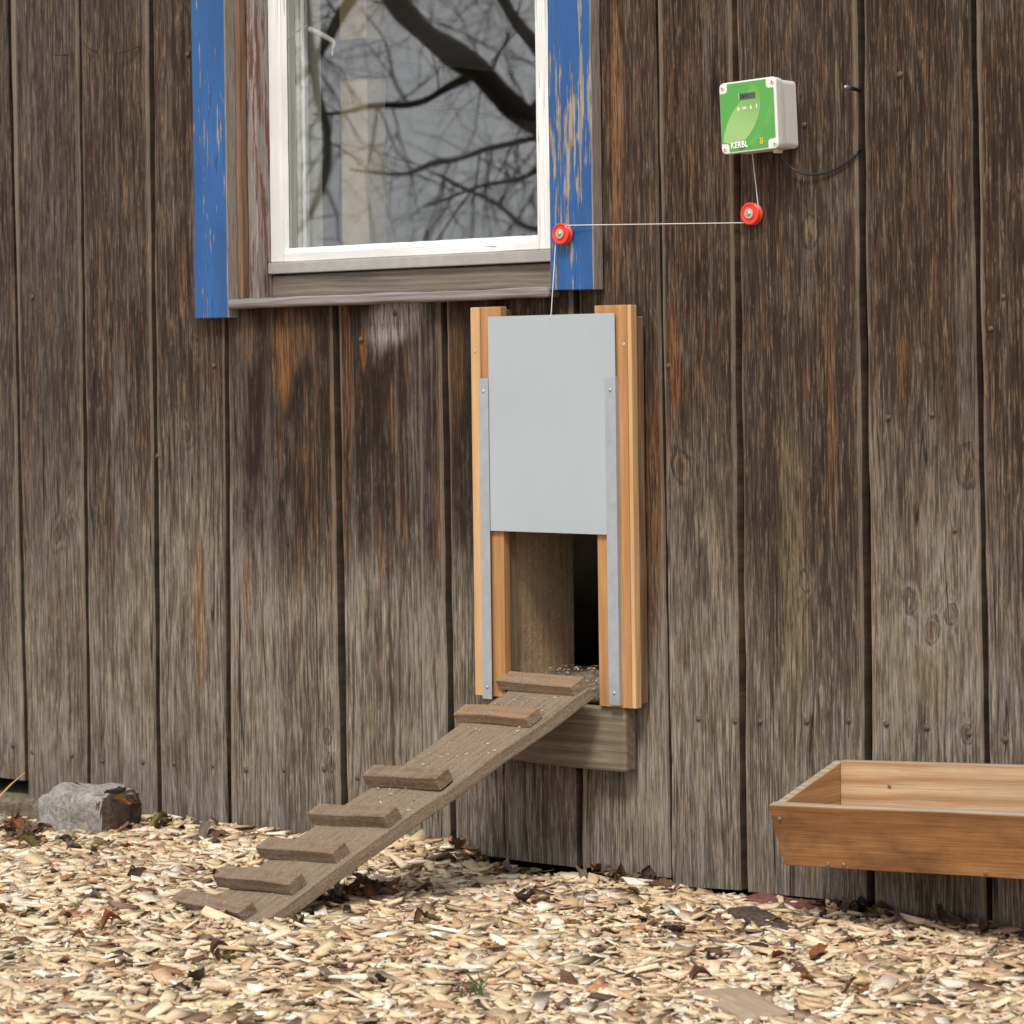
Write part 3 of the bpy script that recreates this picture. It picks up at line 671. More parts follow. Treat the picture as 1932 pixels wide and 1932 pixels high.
# ================================================================== CONTROL BOX
bc = Vector((.594, -.002, 1.353))
cb = thing('control_box', 'cream control box with green front panel and small display on the plank wall', 'control box', bc, (0, R(-2.2), 0))
def rrect(x0, x1, z0, z1, r, n=6):
    out = []
    for cx, cz, a0 in ((x1-r, z1-r, 0), (x0+r, z1-r, 90), (x0+r, z0+r, 180), (x1-r, z0+r, 270)):
        for i in range(n+1):
            a = R(a0+90*i/n); out.append((cx+r*math.cos(a), cz+r*math.sin(a)))
    return out
W2, H2 = .0595, .0615
prism('housing', rrect(-W2+.0032, W2-.0032, -H2+.0032, H2-.0032, .008), 0, -.0445, m_cream, cb, .001)
prism('seal', rrect(-W2+.0010, W2-.0010, -H2+.0010, H2-.0010, .008), -.0446, -.0480, m_cream, cb)
prism('lid', rrect(-W2, W2, -H2, H2, .009), -.0492, -.0655, m_cream, cb, .0016)
def notch(x0, x1, z0, z1, c, r, n=5):
    """front foil outline with rounded corner cut-outs"""
    out = []
    for sx, sz in ((1, 1), (-1, 1), (-1, -1), (1, -1)):
        X, Z = (x1 if sx > 0 else x0), (z1 if sz > 0 else z0)
        p = [(X, Z-sz*c)]
        for i in range(n+1):
            a = i/n*math.pi/2
            p.append((X-sx*(c-r)-sx*r*(math.sin(a)), Z-sz*c+sz*r*(1-math.cos(a)))) if i else p.append((X-sx*(c-r), Z-sz*c))
        p.append((X-sx*c, Z))
        if sx*sz < 0: p = p[::-1]
        out += p
    return out
foil = prism('front_foil', notch(-W2+.0015, W2-.0055, -H2+.003, H2-.003, .0155, .006), -.0657, -.0662, m_green, cb)
# light leaf shapes printed on the foil
def clip_poly(fn, n=40): return [fn(i/n) for i in range(n+1)]
leafA = [(-.054, -.041), (-.052, -.028), (-.044, -.008), (-.032, .010), (-.018, .024), (-.004, .036), (.004, .046), (.010, .055), (.018, .050), (.024, .040), (.027, .026), (.026, .012), (.021, -.004), (.012, -.020), (.000, -.034), (-.014, -.046), (-.032, -.046), (-.0385, -.0455)]
prism('leaf_print', [(x, z) for x, z in leafA], -.0663, -.0666, m_swoosh, foil)
leafB = [(-.030, -.057), (.010, -.050), (.034, -.030), (.049, -.006), (.0525, -.004), (.0525, .016), (.0500, .030), (.045, .012), (.035, -.010), (.020, -.030), (-.004, -.050), (-.022, -.0575)]
prism('leaf_print', leafB, -.06625, -.0664, flat('mid_green_print', (.115, .36, .080), .35), foil)
dsp = prism('display', rrect(-.0165, .0165, .0288, .0392, .0008), -.0667, -.0672, m_lcd, cb)
prism('display_bezel', rrect(-.0178, -.0168, .0280, .0400, .0003, 2), -.0667, -.0670, m_ink_pale, dsp)
def text(name, body, size, loc, mat, parent, bold=0.0, sx=1.0, align='CENTER'):
    cu = bpy.data.curves.new(name, 'FONT'); cu.body = body; cu.size = size; cu.align_x = align; cu.align_y = 'CENTER'; cu.offset = bold; cu.extrude = .00012; cu.space_character = 1.06; cu.resolution_u = 3
    t = bpy.data.objects.new('t', cu); COL.objects.link(t); bpy.context.view_layer.update()
    me = bpy.data.meshes.new_from_object(t.evaluated_get(bpy.context.evaluated_depsgraph_get()))
    bpy.data.objects.remove(t); me.name = name; me.materials.clear(); me.materials.append(mat)
    Mx = Matrix.Translation(loc) @ Matrix.Rotation(R(90), 4, 'X') @ Matrix.Diagonal((sx, 1, 1, 1)); me.transform(Mx)
    return link(name, me, None, parent)
text('display_digits', '16×1', .0095, (-.006, -.0674, .0340), m_lcd_ink, dsp, .0002, .95)
text('lettering', 'KERBL', .0145, (-.0212, -.0669, -.0487), m_ink_white, cb, .00038, .84)
# key symbols
prism('key_symbol', [(-.0195+.0034*math.cos(a*.393), .0130+.0038*math.sin(a*.393)) for a in range(16)], -.0667, -.0670, m_ink_pale, cb)
text('key_symbol', 'OK', .0062, (-.0075, -.0669, .0134), m_ink_white, cb, .0002)
for cx in (.0065, .0185):
    dn = cx > .01
    pts = [(cx, .0190), (cx+.0018, .0152), (cx+.0010, .0140), (cx, .0095), (cx-.0010, .0140), (cx-.0018, .0152)]
    if not dn: pts = [(a, .0284-b) for a, b in pts][::-1]
    prism('key_symbol', pts, -.0667, -.0670, m_ink_white, cb)
# little ring-and-horns mark
ring_o = [(.0255+.0036*math.cos(a*.314), -.0480+.0036*math.sin(a*.314)) for a in range(20)]
bm = bmesh.new()
a = [bm.verts.new((x, -.0669, z)) for x, z in ring_o]; b = [bm.verts.new((.0255+(x-.0255)*.42, -.0669, -.0480+(z+.0480)*.42)) for x, z in ring_o]
for i in range(20): bm.faces.new((a[i], a[(i+1) % 20], b[(i+1) % 20], b[i]))
for s_ in (1, -1):
    q = [(.0255+s_*.0004, -.0432), (.0255+s_*.0026, -.0395), (.0255+s_*.0040, -.0400), (.0255+s_*.0022, -.0440)]; bm.faces.new([bm.verts.new((x, -.0669, z)) for x, z in q])
r_ = bmesh.ops.extrude_face_region(bm, geom=bm.faces[:])
for v in [g for g in r_['geom'] if isinstance(g, bmesh.types.BMVert)]: v.co.y = -.0664
frombm('emblem', bm, m_ink_gold, cb)
for sx in (-1, 1):
    for sz in (-1, 1):
        cx, cz = sx*(W2-.0075), sz*(H2-.0085)
        bm = bmesh.new(); lathe(bm, [(.0042, 0), (.0042, .0008), (.0036, .0014)], 20, org=(cx, -.0656, cz)); s_o = frombm('lid_screw', bm, m_cream, cb, True)
        bm = bmesh.new(); bm_box(bm, (cx-.0016, -.0676, cz-.0004), (cx+.0016, -.0668, cz+.0004)); bm_box(bm, (cx-.0004, -.0677, cz-.0016), (cx+.0004, -.0669, cz+.0016)); frombm('cross_slot', bm, m_black, s_o)
prism('cable_gland', rrect(.026, .036, -H2-.004, -H2+.002, .001), -.020, -.034, m_cream, cb)

# cable and sensor
c0 = bc+Vector((.035, -.020, -.062))
tag(tube('power_cable', bez([c0, c0+Vector((.006, -.001, -.012)), at(1495, 318, .016), at(1515, 327, .014), at(1535, 329, .012), at(1565, 324, .009), at(1597, 307, .008), at(1614, 292, .006), at(1622, 283, -.006), at(1626, 280, -.020)], 8), .0021, m_black, None, 8),
    'thin black cable sagging from the control box to the gap between two planks', 'cable')
sens = thing('light_sensor', 'short black sensor stub with silver tip poking out of a plank gap', 'sensor', at(1620, 170, 0))
sl_ = lambda p: Vector(p)-sens.location
tube('sleeve', [sl_(at(1626, 171, -.02)), sl_(at(1619, 169.5, .004)), sl_(at(1612, 168.0, .022)), sl_(at(1602, 165.5, .044))], [.0030, .0030, .0034, .0038], m_black, sens, 10)
tube('tip', [sl_(at(1602, 165.5, .0445)), sl_(at(1598, 164.6, .050)), sl_(at(1595, 164, .056)), sl_(at(1594.5, 164, .0575))], [.0034, .0035, .0030, .0012], m_zinc, sens, 10)

# ================================================================== PULLEYS AND CORD
def pulley(label, c):
    t = thing('pulley', label, 'pulley', c, None, 'red pulleys guiding the cord')
    bm = bmesh.new(); lathe(bm, [(.0085, 0), (.0180, .0002), (.0192, .0010), (.0192, .0030), (.0150, .0068), (.0150, .0078), (.0192, .0115), (.0194, .0140), (.0182, .0150), (.0160, .0150), (.0148, .0135), (.0105, .0135), (.0098, .0152), (.0045, .0152)], 48)
    frombm('wheel', bm, m_red_pl, t, False)
    bm = bmesh.new(); lathe(bm, [(.0040, .0153), (.0086, .0153), (.0090, .0158), (.0086, .0170), (.0042, .0172)], 32); frombm('washer', bm, m_zinc, t, False)
    bm = bmesh.new(); lathe(bm, [(.0040, .0173), (.0041, .0188), (.0028, .0200), (.0018, .0200), (.0014, .0190)], 16); frombm('screw', bm, m_brass, t, False)
    return t
PRc = Vector((.560, -.006, 1.187)); PLc = Vector((.158, -.0335, 1.169))
PRc = Vector((at(1413.5, 403, .021).x, -.006, at(1413.5, 403, .021).z)); PLc = Vector((at(1056.5, 441, .0485).x, -.0335, at(1056.5, 441, .0485).z))
pulley('red pulley on the bare planks right below the green control box', PRc)
pulley('red pulley screwed onto the worn blue trim board beside the window', PLc)
rg = .0155
cr = lambda C, a: C+Vector((rg*math.cos(R(a)), -.0073, rg*math.sin(R(a))))
cord = [bc+Vector((-.024, -.022, -.060))] + [cr(PRc, a) for a in (0, -20, -45, -70, -92)] + [cr(PLc, a) for a in (88, 115, 145, 170, 185)] + [Vector((.1385, -.0515, 1.0245)), Vector((.1375, -.0545, 1.0165)), Vector((.1375, -.0545, 1.0145))]
tag(tube('pull_cord', cord, .00085, m_string, None, 6), 'thin white cord running from the control box over both pulleys to the hatch', 'cord')

# ================================================================== TROUGH
tx = Vector((.721, -.012, .252))
tr = thing('feed_trough', 'open brown wooden feed trough fixed low on the plank wall at the right', 'trough', tx, (0, R(-3.2), 0))
TL = 1.05
def board(name, pts8, mat, cuts=10, bev=.0015, seed=0):
    """hexahedron from 8 corners: 4 at x0 (yz loop), 4 at x1"""
    bm = bmesh.new(); v = [bm.verts.new(p) for p in pts8]
    for f in ((3, 2, 1, 0), (4, 5, 6, 7), (0, 1, 5, 4), (1, 2, 6, 5), (2, 3, 7, 6), (3, 0, 4, 7)): bm.faces.new([v[i] for i in f])
    bmesh.ops.recalc_face_normals(bm, faces=bm.faces)
    es = [bm.edges.get((v[i], v[i+4])) for i in range(4)]
    bmesh.ops.subdivide_edges(bm, edges=es, cuts=cuts, use_grid_fill=True)
    for q in bm.verts: q.co += mnoise.noise_vector(q.co*7+Vector((seed, 0, 0)))*.0012
    bm.normal_update()
    bmesh.ops.bevel(bm, geom=[e for e in bm.edges if e.calc_face_angle(0) > .8], offset=bev, segments=1, affect='EDGES')
    return rim(frombm(name, bm, mat, tr))
def rim(o):
    o.data.materials.append(m_tr_rim)
    for p in o.data.polygons:
        if p.normal.z > .8 and p.center.z > -.06: p.material_index = 1
    return o
def ext(loop, x0, x1): return [(x0,)+p for p in loop]+[(x1,)+p for p in loop]
FT, FB = (-.205, -.052), (-.169, -.156)          # front board outer face, top and bottom (y, z)
board('front_board', ext([FT, (FT[0]+.017, FT[1]+.004), (FB[0]+.017, FB[1]+.002), FB], -.004, TL), m_tr_out, 14, seed=1)
board('back_board', ext([(-.016, .0), (0, .0), (0, -.158), (-.030, -.158)], .0165, TL), m_tr_in, 14, seed=2)
board('floor_board', ext([(FB[0]+.0175, -.1385), (-.0305, -.1365), (-.0305, -.152), (FB[0]+.0175, -.1535)], .017, TL-.02), m_tr_out, 10, seed=3)
for xx in (-.002, TL-.02):
    zt = lambda y: -.001+(FT[1]+.003)*(-y/.188)
    bm = bmesh.new(); pl = [(-.003, zt(0)), (FT[0]+.0178, zt(FT[0]+.0178)), (FB[0]+.0178, -.1515), (-.003, -.152)]
    a = [bm.verts.new((xx, p[0], p[1])) for p in pl]; b = [bm.verts.new((xx+.018, p[0], p[1])) for p in pl]
    bm.faces.new(a); bm.faces.new(b[::-1])
    for i in range(4): bm.faces.new((a[i], a[(i+1) % 4], b[(i+1) % 4], b[i]))
    bmesh.ops.bevel(bm, geom=bm.edges[:], offset=.0012, segments=1, affect='EDGES'); rim(frombm('end_board', bm, m_tr_end, tr))
for xx, fz in ((.012, .22), (.085, .93), (.115, .93), (.38, .93), (.7, .93)):
    y = FT[0]+(FB[0]-FT[0])*fz; z = FT[1]+(FB[1]-FT[1])*fz
    bm = bmesh.new(); lathe(bm, [(.0036, -.001), (.0036, .0008), (.0018, .0012)], 12, org=(xx, y-.0005, z)); frombm('screw', bm, m_dull, tr, True)
for xx, z in ((.115, -.04), (.46, -.055)):
    bm = bmesh.new(); lathe(bm, [(.0036, -.001), (.0036, .0008), (.0018, .0012)], 12, org=(xx, -.0165-.014*(-z/.158), z)); frombm('screw', bm, m_dull, tr, True)

# ================================================================== STONES, BRICK, BARK
def lump(name, size, loc, rz, mat, label, cat, seed=0, rough=.012, flatness=.6, sub=4, mat2=None):
    bm = bmesh.new(); bmesh.ops.create_cube(bm, size=1.0); rnd_ = .20 if cat == 'stone' else .09
    bmesh.ops.bevel(bm, geom=bm.edges[:], offset=rnd_, segments=3, affect='EDGES', profile=.5)
    bmesh.ops.triangulate(bm, faces=bm.faces[:]); bmesh.ops.subdivide_edges(bm, edges=bm.edges[:], cuts=sub, use_grid_fill=True)
    for v in bm.verts:
        c = v.co.copy(); v.co = Vector((c.x*size[0], c.y*size[1], c.z*size[2]))
        q = v.co*1.0+Vector((seed*5.3, 0, 0)); d = c.normalized()
        v.co += d*(mnoise.noise(q*11)*rough + mnoise.noise(q*34)*rough*.4 + mnoise.noise(q*90)*rough*.15)
    o = frombm(name, bm, mat, None, True); o.location = loc; o.rotation_euler = (0, 0, R(rz))
    if mat2:
        o.data.materials.append(mat2)
        for p in o.data.polygons:
            n = p.normal
            if n.x > .45 + .5*mnoise.noise(Vector(p.center)*20): p.material_index = 1  # faces turned to the right take the darker material
    return tag(o, label, cat)
a, b, c = gr(72, 1578, -.02), gr(200, 1588, -.02), gr(276, 1566, -.02)
fx = (b-a); rz = math.degrees(math.atan2(fx.y, fx.x)); nrm = Vector((-fx.y, fx.x, 0)).normalized()
dep = max(.10, (c-b).length*.95); ctr = (a+b)/2+nrm*dep/2
lump('stone_block', (fx.length*1.1, dep*1.05, .120), (ctr.x, ctr.y, .016), rz, m_granite, 'rough grey granite block with a darker right side lying against the planks', 'stone', 3, .019, mat2=m_granite_d)
p = at(1515, 1703, .01); lump('brick', (.20, .08, .055), (p.x, -.015, p.z-.022), 2, m_brick, 'worn red brick half buried under the plank ends left of the trough', 'brick', 5, .005)
p = gr(1440, 1738, .0); lump('bark_piece', (.055, .17, .030), (p.x, p.y, gz(p.x, p.y)+.011), 58, m_bark, 'long piece of rough dark bark lying on the chips before the planks', 'bark', 8, .014)
p = gr(1790, 1742, .0); lump('bark_piece', (.030, .085, .026), (p.x, p.y, gz(p.x, p.y)+.018), 60, m_bark, 'short rolled piece of brown bark below the trough on the chips', 'bark', 12, .008)
p = gr(1400, 1888, .0); lump('wood_slab', (.075, .17, .030), (p.x, p.y, gz(p.x, p.y)+.013), 62, m_slab, 'flat weathered wood slab at the bottom edge among the chips', 'wood slab', 9, .011)

# ================================================================== WOOD CHIPS (uncountable: one object)
rs = np.random.RandomState(5)
GZ = {}
def chips(n, xr, yr, keep, sizef=1.0, lift=(0.0, .022)):
    x = rs.uniform(*xr, n); y = rs.uniform(*yr, n)
    k = keep(x, y); x, y = x[k], y[k]; n = len(x)
    z = np.array([gz(a_, b_) for a_, b_ in zip(x, y)]) + rs.uniform(*lift, n)
    return x, y, z
def vis(x, y):      # strip of ground the photograph can see, with a margin
    return (y < .0-.012) & (y > -1.62+.75*(x-.1)-.35) & (x > -2.1) & (x < 2.4) & (y > -2.3)
xa, ya, za = chips(125000, (-2.0, 2.2), (-2.0, -.012), vis)
xd, yd, zd = chips(60000, (-2.0, 2.2), (-2.0, -.012), vis, lift=(.006, .020))
xb, yb, zb_ = chips(24000, (-3.0, 3.4), (-3.4, -.012), lambda x, y: ~vis(x, y))
def inside_ramp(x, y):
    dx, dy = x-O.x, y-O.y; e2 = Vector((ey.x, ey.y)).normalized(); u = dx*ex.x+dy*ex.y; t = dx*e2.x+dy*e2.y
    return (u > -.004) & (u < .217) & (t > -.05) & (t < .12)
x = np.concatenate([xd, xa, xb]); y = np.concatenate([yd, ya, yb]); z = np.concatenate([zd, za, zb_])
kp = ~inside_ramp(x, y); x, y, z = x[kp], y[kp], z[kp]; ND = int(kp[:len(xd)].sum())
NC = 240                                                  # crumbs carried up onto the ramp
cu_, cv_ = rs.uniform(.01, .20, NC), rs.uniform(-.05, .70, NC)**1.0
th_ = np.arange(NC) >= 110                              # the rest lie on the threshold
tx_, ty_ = rs.uniform(.01, .23, NC), rs.uniform(-.02, .17, NC); tz_ = .333+.020*np.clip((ty_+.02)/.10, 0, 1)+.012*np.exp(-((tx_-.17)**2/.006+(ty_-.12)**2/.02))+rs.uniform(.0, .006, NC)
x = np.concatenate([x, np.where(th_, tx_, O.x+ex.x*cu_+ey.x*cv_)]); y = np.concatenate([y, np.where(th_, ty_, O.y+ex.y*cu_+ey.y*cv_)]); z = np.concatenate([z, np.where(th_, tz_, O.z+ex.z*cu_+ey.z*cv_+.001)]); n = len(x)
Lc = np.clip(rs.lognormal(math.log(.0215), .58, n), .006, .085); Wc = np.clip(Lc*rs.uniform(.18, .85, n), .003, .028); Tc = np.clip(Wc*rs.uniform(.12, .42, n), .0008, .0052)
Lc[:ND] = rs.uniform(.003, .011, ND); Wc[:ND] = np.clip(Lc[:ND]*rs.uniform(.2, .6, ND), .0012, .004); Tc[:ND] = .001
Lc[-NC:] = rs.uniform(.002, .008, NC); Wc[-NC:] = Lc[-NC:]*.5; Tc[-NC:] = .0012
yaw = rs.uniform(0, 2*np.pi, n); p1 = rs.normal(0, .16, n); p2 = rs.normal(0, .22, n)
cy, sy_, cp, sp_, cq, sq = np.cos(yaw), np.sin(yaw), np.cos(p1), np.sin(p1), np.cos(p2), np.sin(p2)
A = np.stack([cy*cp, sy_*cp, sp_], 1)
Bv = np.stack([-sy_*cq - cy*sp_*sq, cy*cq - sy_*sp_*sq, cp*sq], 1); Nn = np.cross(A, Bv)
corn = np.array([(-1, -1, -1), (1, -1, -1), (1, 1, -1), (-1, 1, -1), (-1, -1, 1), (1, -1, 1), (1, 1, 1), (-1, 1, 1)], float)
skew = rs.uniform(-.7, .7, n); tap = rs.uniform(.55, 1.0, (n, 2)); bend = rs.normal(0, .6, n)
VV = np.zeros((n, 8, 3)); FB = np.zeros((n, 8, 3)); frnd = rs.uniform(0, 90, n)
for k in range(8):
    a_, b_, c_ = corn[k]
    wv = Wc/2*b_*np.where(a_ > 0, tap[:, 0], tap[:, 1]) + rs.uniform(-.12, .12, n)*Wc
    lv = Lc/2*a_ + skew*Wc*.5*b_ + rs.uniform(-.08, .08, n)*Lc
    FB[:, k] = np.stack([lv, wv + Tc/2*c_, frnd], 1)
    VV[:, k] = np.stack([x, y, z], 1) + A*lv[:, None] + Bv*wv[:, None] + Nn*((Tc/2*c_ + bend*Tc*b_*a_*.5)[:, None])
VV[:-NC, :, 1] = np.minimum(VV[:-NC, :, 1], -.0055)
quad = np.array([(3, 2, 1, 0), (4, 5, 6, 7), (0, 1, 5, 4), (1, 2, 6, 5), (2, 3, 7, 6), (3, 0, 4, 7)])
FF = (quad[None] + (np.arange(n)*8)[:, None, None]).reshape(-1)
me = bpy.data.meshes.new('wood_chips'); me.vertices.add(n*8); me.vertices.foreach_set('co', VV.reshape(-1).astype(np.float32))
me.loops.add(n*24); me.loops.foreach_set('vertex_index', FF.astype(np.int32)); me.polygons.add(n*6)
me.polygons.foreach_set('loop_start', np.arange(0, n*24, 4, dtype=np.int32)); me.update(calc_edges=True)
pal = np.array([(.75, .585, .405), (.68, .505, .335), (.58, .415, .26), (.82, .71, .57), (.50, .335, .20), (.37, .265, .185), (.21, .130, .085), (.10, .065, .046), (.40, .205, .105)])
pr = np.array([.255, .245, .165, .125, .085, .055, .035, .017, .018])
ci = rs.choice(len(pal), n, p=pr); colr = pal[ci]*rs.uniform(.86, 1.22, (n, 1))*rs.uniform(.96, 1.04, (n, 3))
colr = np.clip(colr, 0, .9)
fa = me.attributes.new('fibre', 'FLOAT_VECTOR', 'POINT'); fa.data.foreach_set('vector', FB.reshape(-1).astype(np.float32))
ca = me.attributes.new('tint', 'FLOAT_COLOR', 'POINT'); ca.data.foreach_set('color', np.repeat(np.concatenate([colr, np.ones((n, 1))], 1), 8, axis=0).astype(np.float32).ravel())
tag(link('wood_chips', me, m_chip), 'pale wood chips covering the ground in front of the barn', 'wood chips', kind='stuff')

# ================================================================== FALLEN LEAVES
def leaf_mesh(seed, curl, ln=.05, wd=.030):
    r = random.Random(seed); nu, nv = 12, 7; vs, fs = [], []; ph = r.uniform(0, 6)
    for i in range(nu+1):
        u = i/nu; w_ = (math.sin(math.pi*min(1, u*1.02))**.75)*wd*(1-.25*u)*(1+.13*math.sin(u*19+ph)+.07*math.sin(u*37+ph))
        for j in range(nv+1):
            v = j/nv*2-1
            yy = v*w_/2; zz = curl*abs(v)**1.6*w_*.55 + .010*math.sin(u*5+ph)*curl + mnoise.noise(Vector((u*4, v*2.5, seed)))*.006
            vs.append(((u-.5)*ln, yy*(1-.25*abs(curl)*abs(v)), zz))
    for i in range(nu):
        for j in range(nv): a_ = i*(nv+1)+j; fs.append((a_, a_+1, a_+nv+2, a_+nv+1))
    b = len(vs); vs2, fs2 = tube_geo([(.5*ln-.002, 0, 0), (.5*ln+.012, .001, .001), (.5*ln+.022, .003, .004)], .0006, 5, vs, fs)
    me = bpy.data.meshes.new('leaf'); me.from_pydata([tuple(q) for q in vs2], [], fs2); me.update(); me.polygons.foreach_set('use_smooth', [True]*len(me.polygons))
    return me
LM = []
for k in range(5):
    for s_ in range(4):
        me = leaf_mesh(k*10+s_, (.2, .55, 1.0, -.5)[s_]); me.materials.append(m_leafs[k]); LM.append((k, me))
LAB = ['crumpled mid brown dead leaf lying on the wood chips', 'dark blackish brown dead leaf lying on the wood chips', 'rust orange dead leaf lying on the wood chips', 'dull grey brown dead leaf lying on the wood chips', 'faded yellow green leaf lying on the wood chips']
lr = random.Random(21); spots = []
for (px, py, n_, sx, sy) in [(40, 1572, 26, 45, 28), (18, 1540, 14, 26, 16), (165, 1612, 9, 60, 16), (310, 1565, 8, 35, 10), (420, 1582, 4, 40, 6), (690, 1690, 26, 55, 16), (640, 1705, 12, 45, 10), (880, 1628, 8, 45, 10), (990, 1650, 9, 50, 9), (1130, 1662, 9, 60, 8), (1230, 1670, 5, 40, 7),
                             (1560, 1715, 7, 70, 8), (1700, 1722, 8, 90, 9), (1880, 1735, 6, 60, 8)]:
    for _ in range(n_): spots.append((px+lr.gauss(0, sx*.6), py+lr.gauss(0, sy*.6), lr.uniform(.55, 1.15)))
for _ in range(80): spots.append((lr.uniform(-20, 1950), 1640+250*lr.random()**.8, lr.uniform(.45, 1.0)))
for px, py, sc in spots:
    if py < 1520: continue
    q = gr(px, py, -.005)
    if q.y > -.012: q.y = -.012-lr.random()*.03
    if inside_ramp(np.array([q.x]), np.array([q.y]))[0]: continue
    k, me = lr.choices(LM, weights=[(4, 3, 1.6, 2.4, .8)[kk] for kk, _ in LM])[0]
    o = link('fallen_leaf', me, None); o.location = (q.x, q.y, gz(q.x, q.y)+.020+lr.random()*.012); o.scale = (sc,)*3
    o.rotation_euler = (lr.gauss(0, .28), lr.gauss(0, .28), lr.uniform(0, 6.28))
    tag(o, LAB[k], 'leaf', 'dead leaves scattered over the wood chips')
# two leaves on the stone
for (px, py, z_, k, sc) in ((218, 1494, .100, 1, .9), (232, 1512, .075, 2, .8)):
    q = gr(px, py, z_); o = link('fallen_leaf', LM[k*4+1][1], None); o.location = q; o.scale = (sc,)*3; o.rotation_euler = (.5, .2, lr.uniform(0, 6))
    tag(o, ('dark dead leaf lying on top of the granite block', 'rust orange leaf caught on the side of the granite block')[k-1], 'leaf', 'dead leaves scattered over the wood chips')

# straw stalk, grass
a, b = at(-8, 1512, .10), at(47, 1458, .02)
tag(tube('straw_stalk', bez([a, (a+b)/2+Vector((0, 0, .004)), b], 6), [.0022]*7+[.0014]*6, m_straw, None, 6), 'bent dry straw stalk leaning on the planks at the far left', 'straw')
p = gr(905, 1880, 0); vs, fs = [], []
for k in range(9):
    a_ = lr.uniform(0, 6.28); q = Vector((p.x+lr.gauss(0, .018), p.y+lr.gauss(0, .018), gz(p.x, p.y)+.012)); h_ = lr.uniform(.02, .045)
    tube_geo(bez([q, q+Vector((math.cos(a_)*.006, math.sin(a_)*.006, h_*.6)), q+Vector((math.cos(a_)*.022, math.sin(a_)*.022, h_))], 4), [.0014]*4+[.0009]*4+[.0002], 4, vs, fs)
tag(mesh('grass_tuft', vs, fs, m_grass), 'small green grass tuft growing through the chips at the bottom', 'grass tuft')

# ================================================================== BARE TREE IN FRONT OF THE BARN (mirrored in the window)
tb = Vector((-7.3, -10.85, 0))
tree = thing('bare_tree', 'leafless tree standing opposite the barn, seen mirrored in the window pane', 'tree', (tb.x, tb.y, -.05))
GY = YF+.0145
def mir(px, py, far):        # point seen mirrored in the pane at a pixel, far metres beyond the glass
    q = ray(px, py); t = (GY-CAM.y)/q.y; h = CAM+q*t; r = Vector((q.x, -q.y, q.z)); return h+r*far*1.9-Vector((tb.x, tb.y, -.05))
tv, tf = [], []; wv_, wf_ = [], []
tr_ = random.Random(4)
def twig(p, d, ln, r, lev):
    n = 5 if lev < 3 else 4; pts = [p.copy()]; dd = d.normalized()
    for i in range(n):
        dd = (dd + Vector((tr_.gauss(0, .22), tr_.gauss(0, .22), tr_.gauss(0, .20)-.03))).normalized(); pts.append(pts[-1]+dd*ln/n)
    tube_geo(pts, [r*(1-.75*i/n) for i in range(n+1)], 5 if lev < 2 else 4, tv, tf)
    if lev >= 4: return
    for i in range(1, n+1):
        for _ in range((2, 2, 2, 1)[lev-1] if lev else 2):
            if tr_.random() < .82:
                ax = dd.orthogonal(); ax.rotate(Matrix.Rotation(tr_.uniform(0, 6.28), 3, dd)); nd = (dd*.75+ax*tr_.uniform(.45, .95)).normalized()
                twig(pts[i], nd, ln*tr_.uniform(.45, .70), r*(1-.75*i/n)*.62, lev+1)
T1 = mir(1330, 160, 7.0); base = Vector((T1.x+.1, T1.y-.1, 0.02))
tube_geo(bez([base, base+Vector((.03, .02, .8)), T1+Vector((.08, 0, .1)), T1+Vector((.25, -.1, 1.6)), T1+Vector((.2, -.2, 3.4))], 6), [.30]*4+[.26]*6+[.22]*6+[.16]*6+[.12]*3, 12, wv_, wf_)
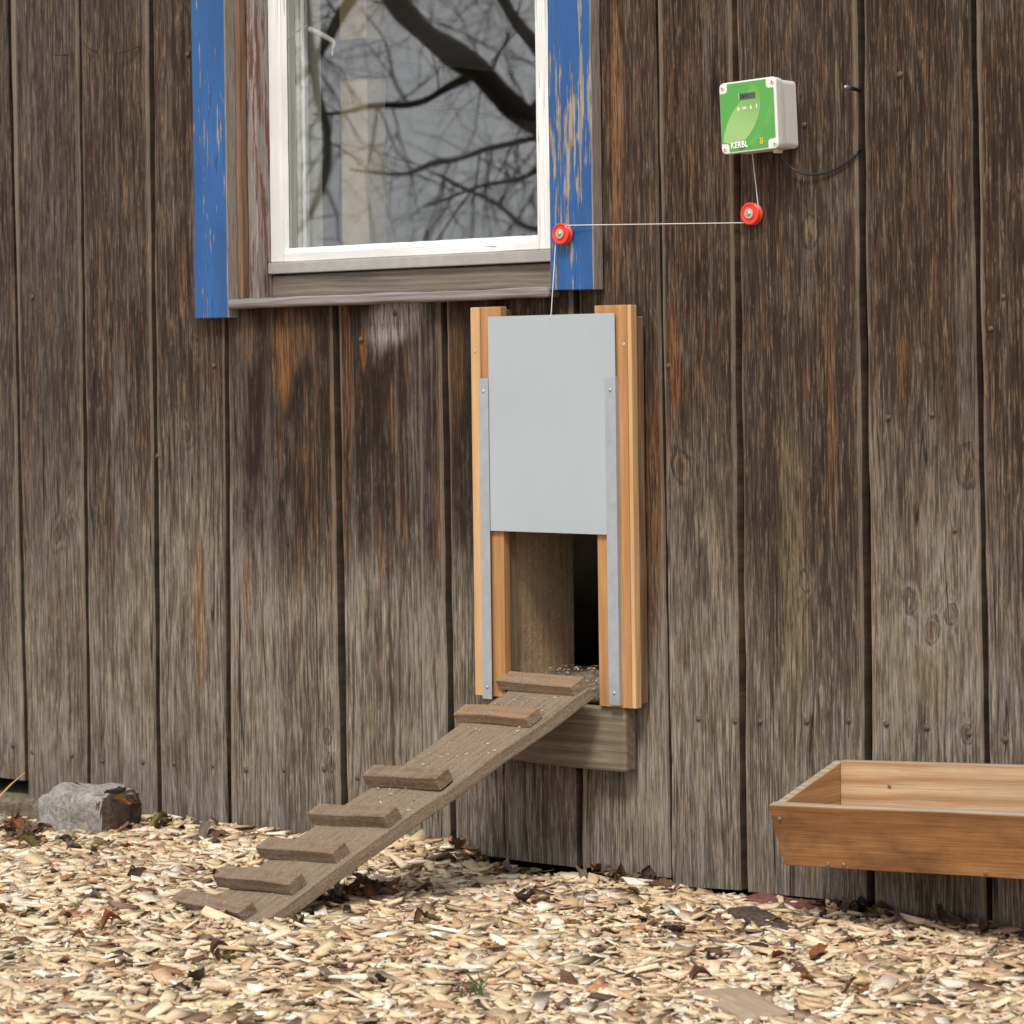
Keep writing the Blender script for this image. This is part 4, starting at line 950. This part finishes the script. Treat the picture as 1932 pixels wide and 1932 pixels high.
def limb(pts, r0, r1, lev=1, ntw=14, tl=.75):
    ntw = int(ntw*.95); r0 *= 1.65; r1 *= 1.65; tl *= 1.7
    P = bez(pts, 8); k = len(P); tube_geo(P, [r0+(r1-r0)*i/(k-1) for i in range(k)], 8, wv_ if r0 > .05 else tv, wf_ if r0 > .05 else tf)
    for _ in range(ntw):
        i = tr_.randrange(2, k-1); d = (P[min(i+1, k-1)]-P[i-1]).normalized(); ax = d.orthogonal(); ax.rotate(Matrix.Rotation(tr_.uniform(0, 6.28), 3, d))
        twig(P[i], d*.5+ax*.8+Vector((0, 0, -.25)), tl*tr_.uniform(.6, 1.2), .0060+.004*tr_.random(), lev+1)
limb([T1+Vector((0, 0, .02)), mir(1120, 260, 6.9), mir(1000, 225, 6.7), mir(900, 130, 6.5), mir(790, 50, 6.3), mir(700, -60, 6.2)], .062, .04, 1, 12)
limb([mir(1000, 225, 6.7), mir(1040, 140, 6.9), mir(960, 20, 7.2), mir(880, -80, 7.4)], .045, .02, 1, 9)
limb([mir(900, 130, 6.5), mir(800, 185, 6.7), mir(700, 200, 6.9), mir(590, 215, 7.0)], .022, .008, 1, 10)
limb([mir(1120, 260, 6.9), mir(960, 270, 7.2), mir(850, 300, 7.3), mir(760, 330, 7.4), mir(650, 320, 7.4)], .016, .006, 2, 9)
limb([mir(1110, 240, 6.9), mir(1000, 330, 7.0), mir(880, 360, 7.0), mir(800, 390, 7.2)], .013, .005, 2, 7)
limb([T1+Vector((0, 0, -.2)), mir(1050, 420, 7.1), mir(940, 385, 7.2), mir(830, 330, 7.3)], .014, .006, 2, 6)
limb([mir(560, -40, 7.0), mir(590, 120, 7.2), mir(610, 250, 7.3), mir(605, 360, 7.3), mir(560, 440, 7.4)], .028, .010, 1, 10)
limb([mir(700, -60, 6.2), mir(640, 40, 6.6), mir(600, 110, 6.8), mir(545, 160, 7.0)], .03, .012, 1, 9)
limb([T1+Vector((.25, -.1, 1.6)), mir(1050, -120, 7.6), mir(900, -160, 7.8)], .06, .02, 1, 8)
mesh('trunk', wv_, wf_, m_branch, tree, True)
mesh('twigs', tv, tf, m_branch, tree, False)
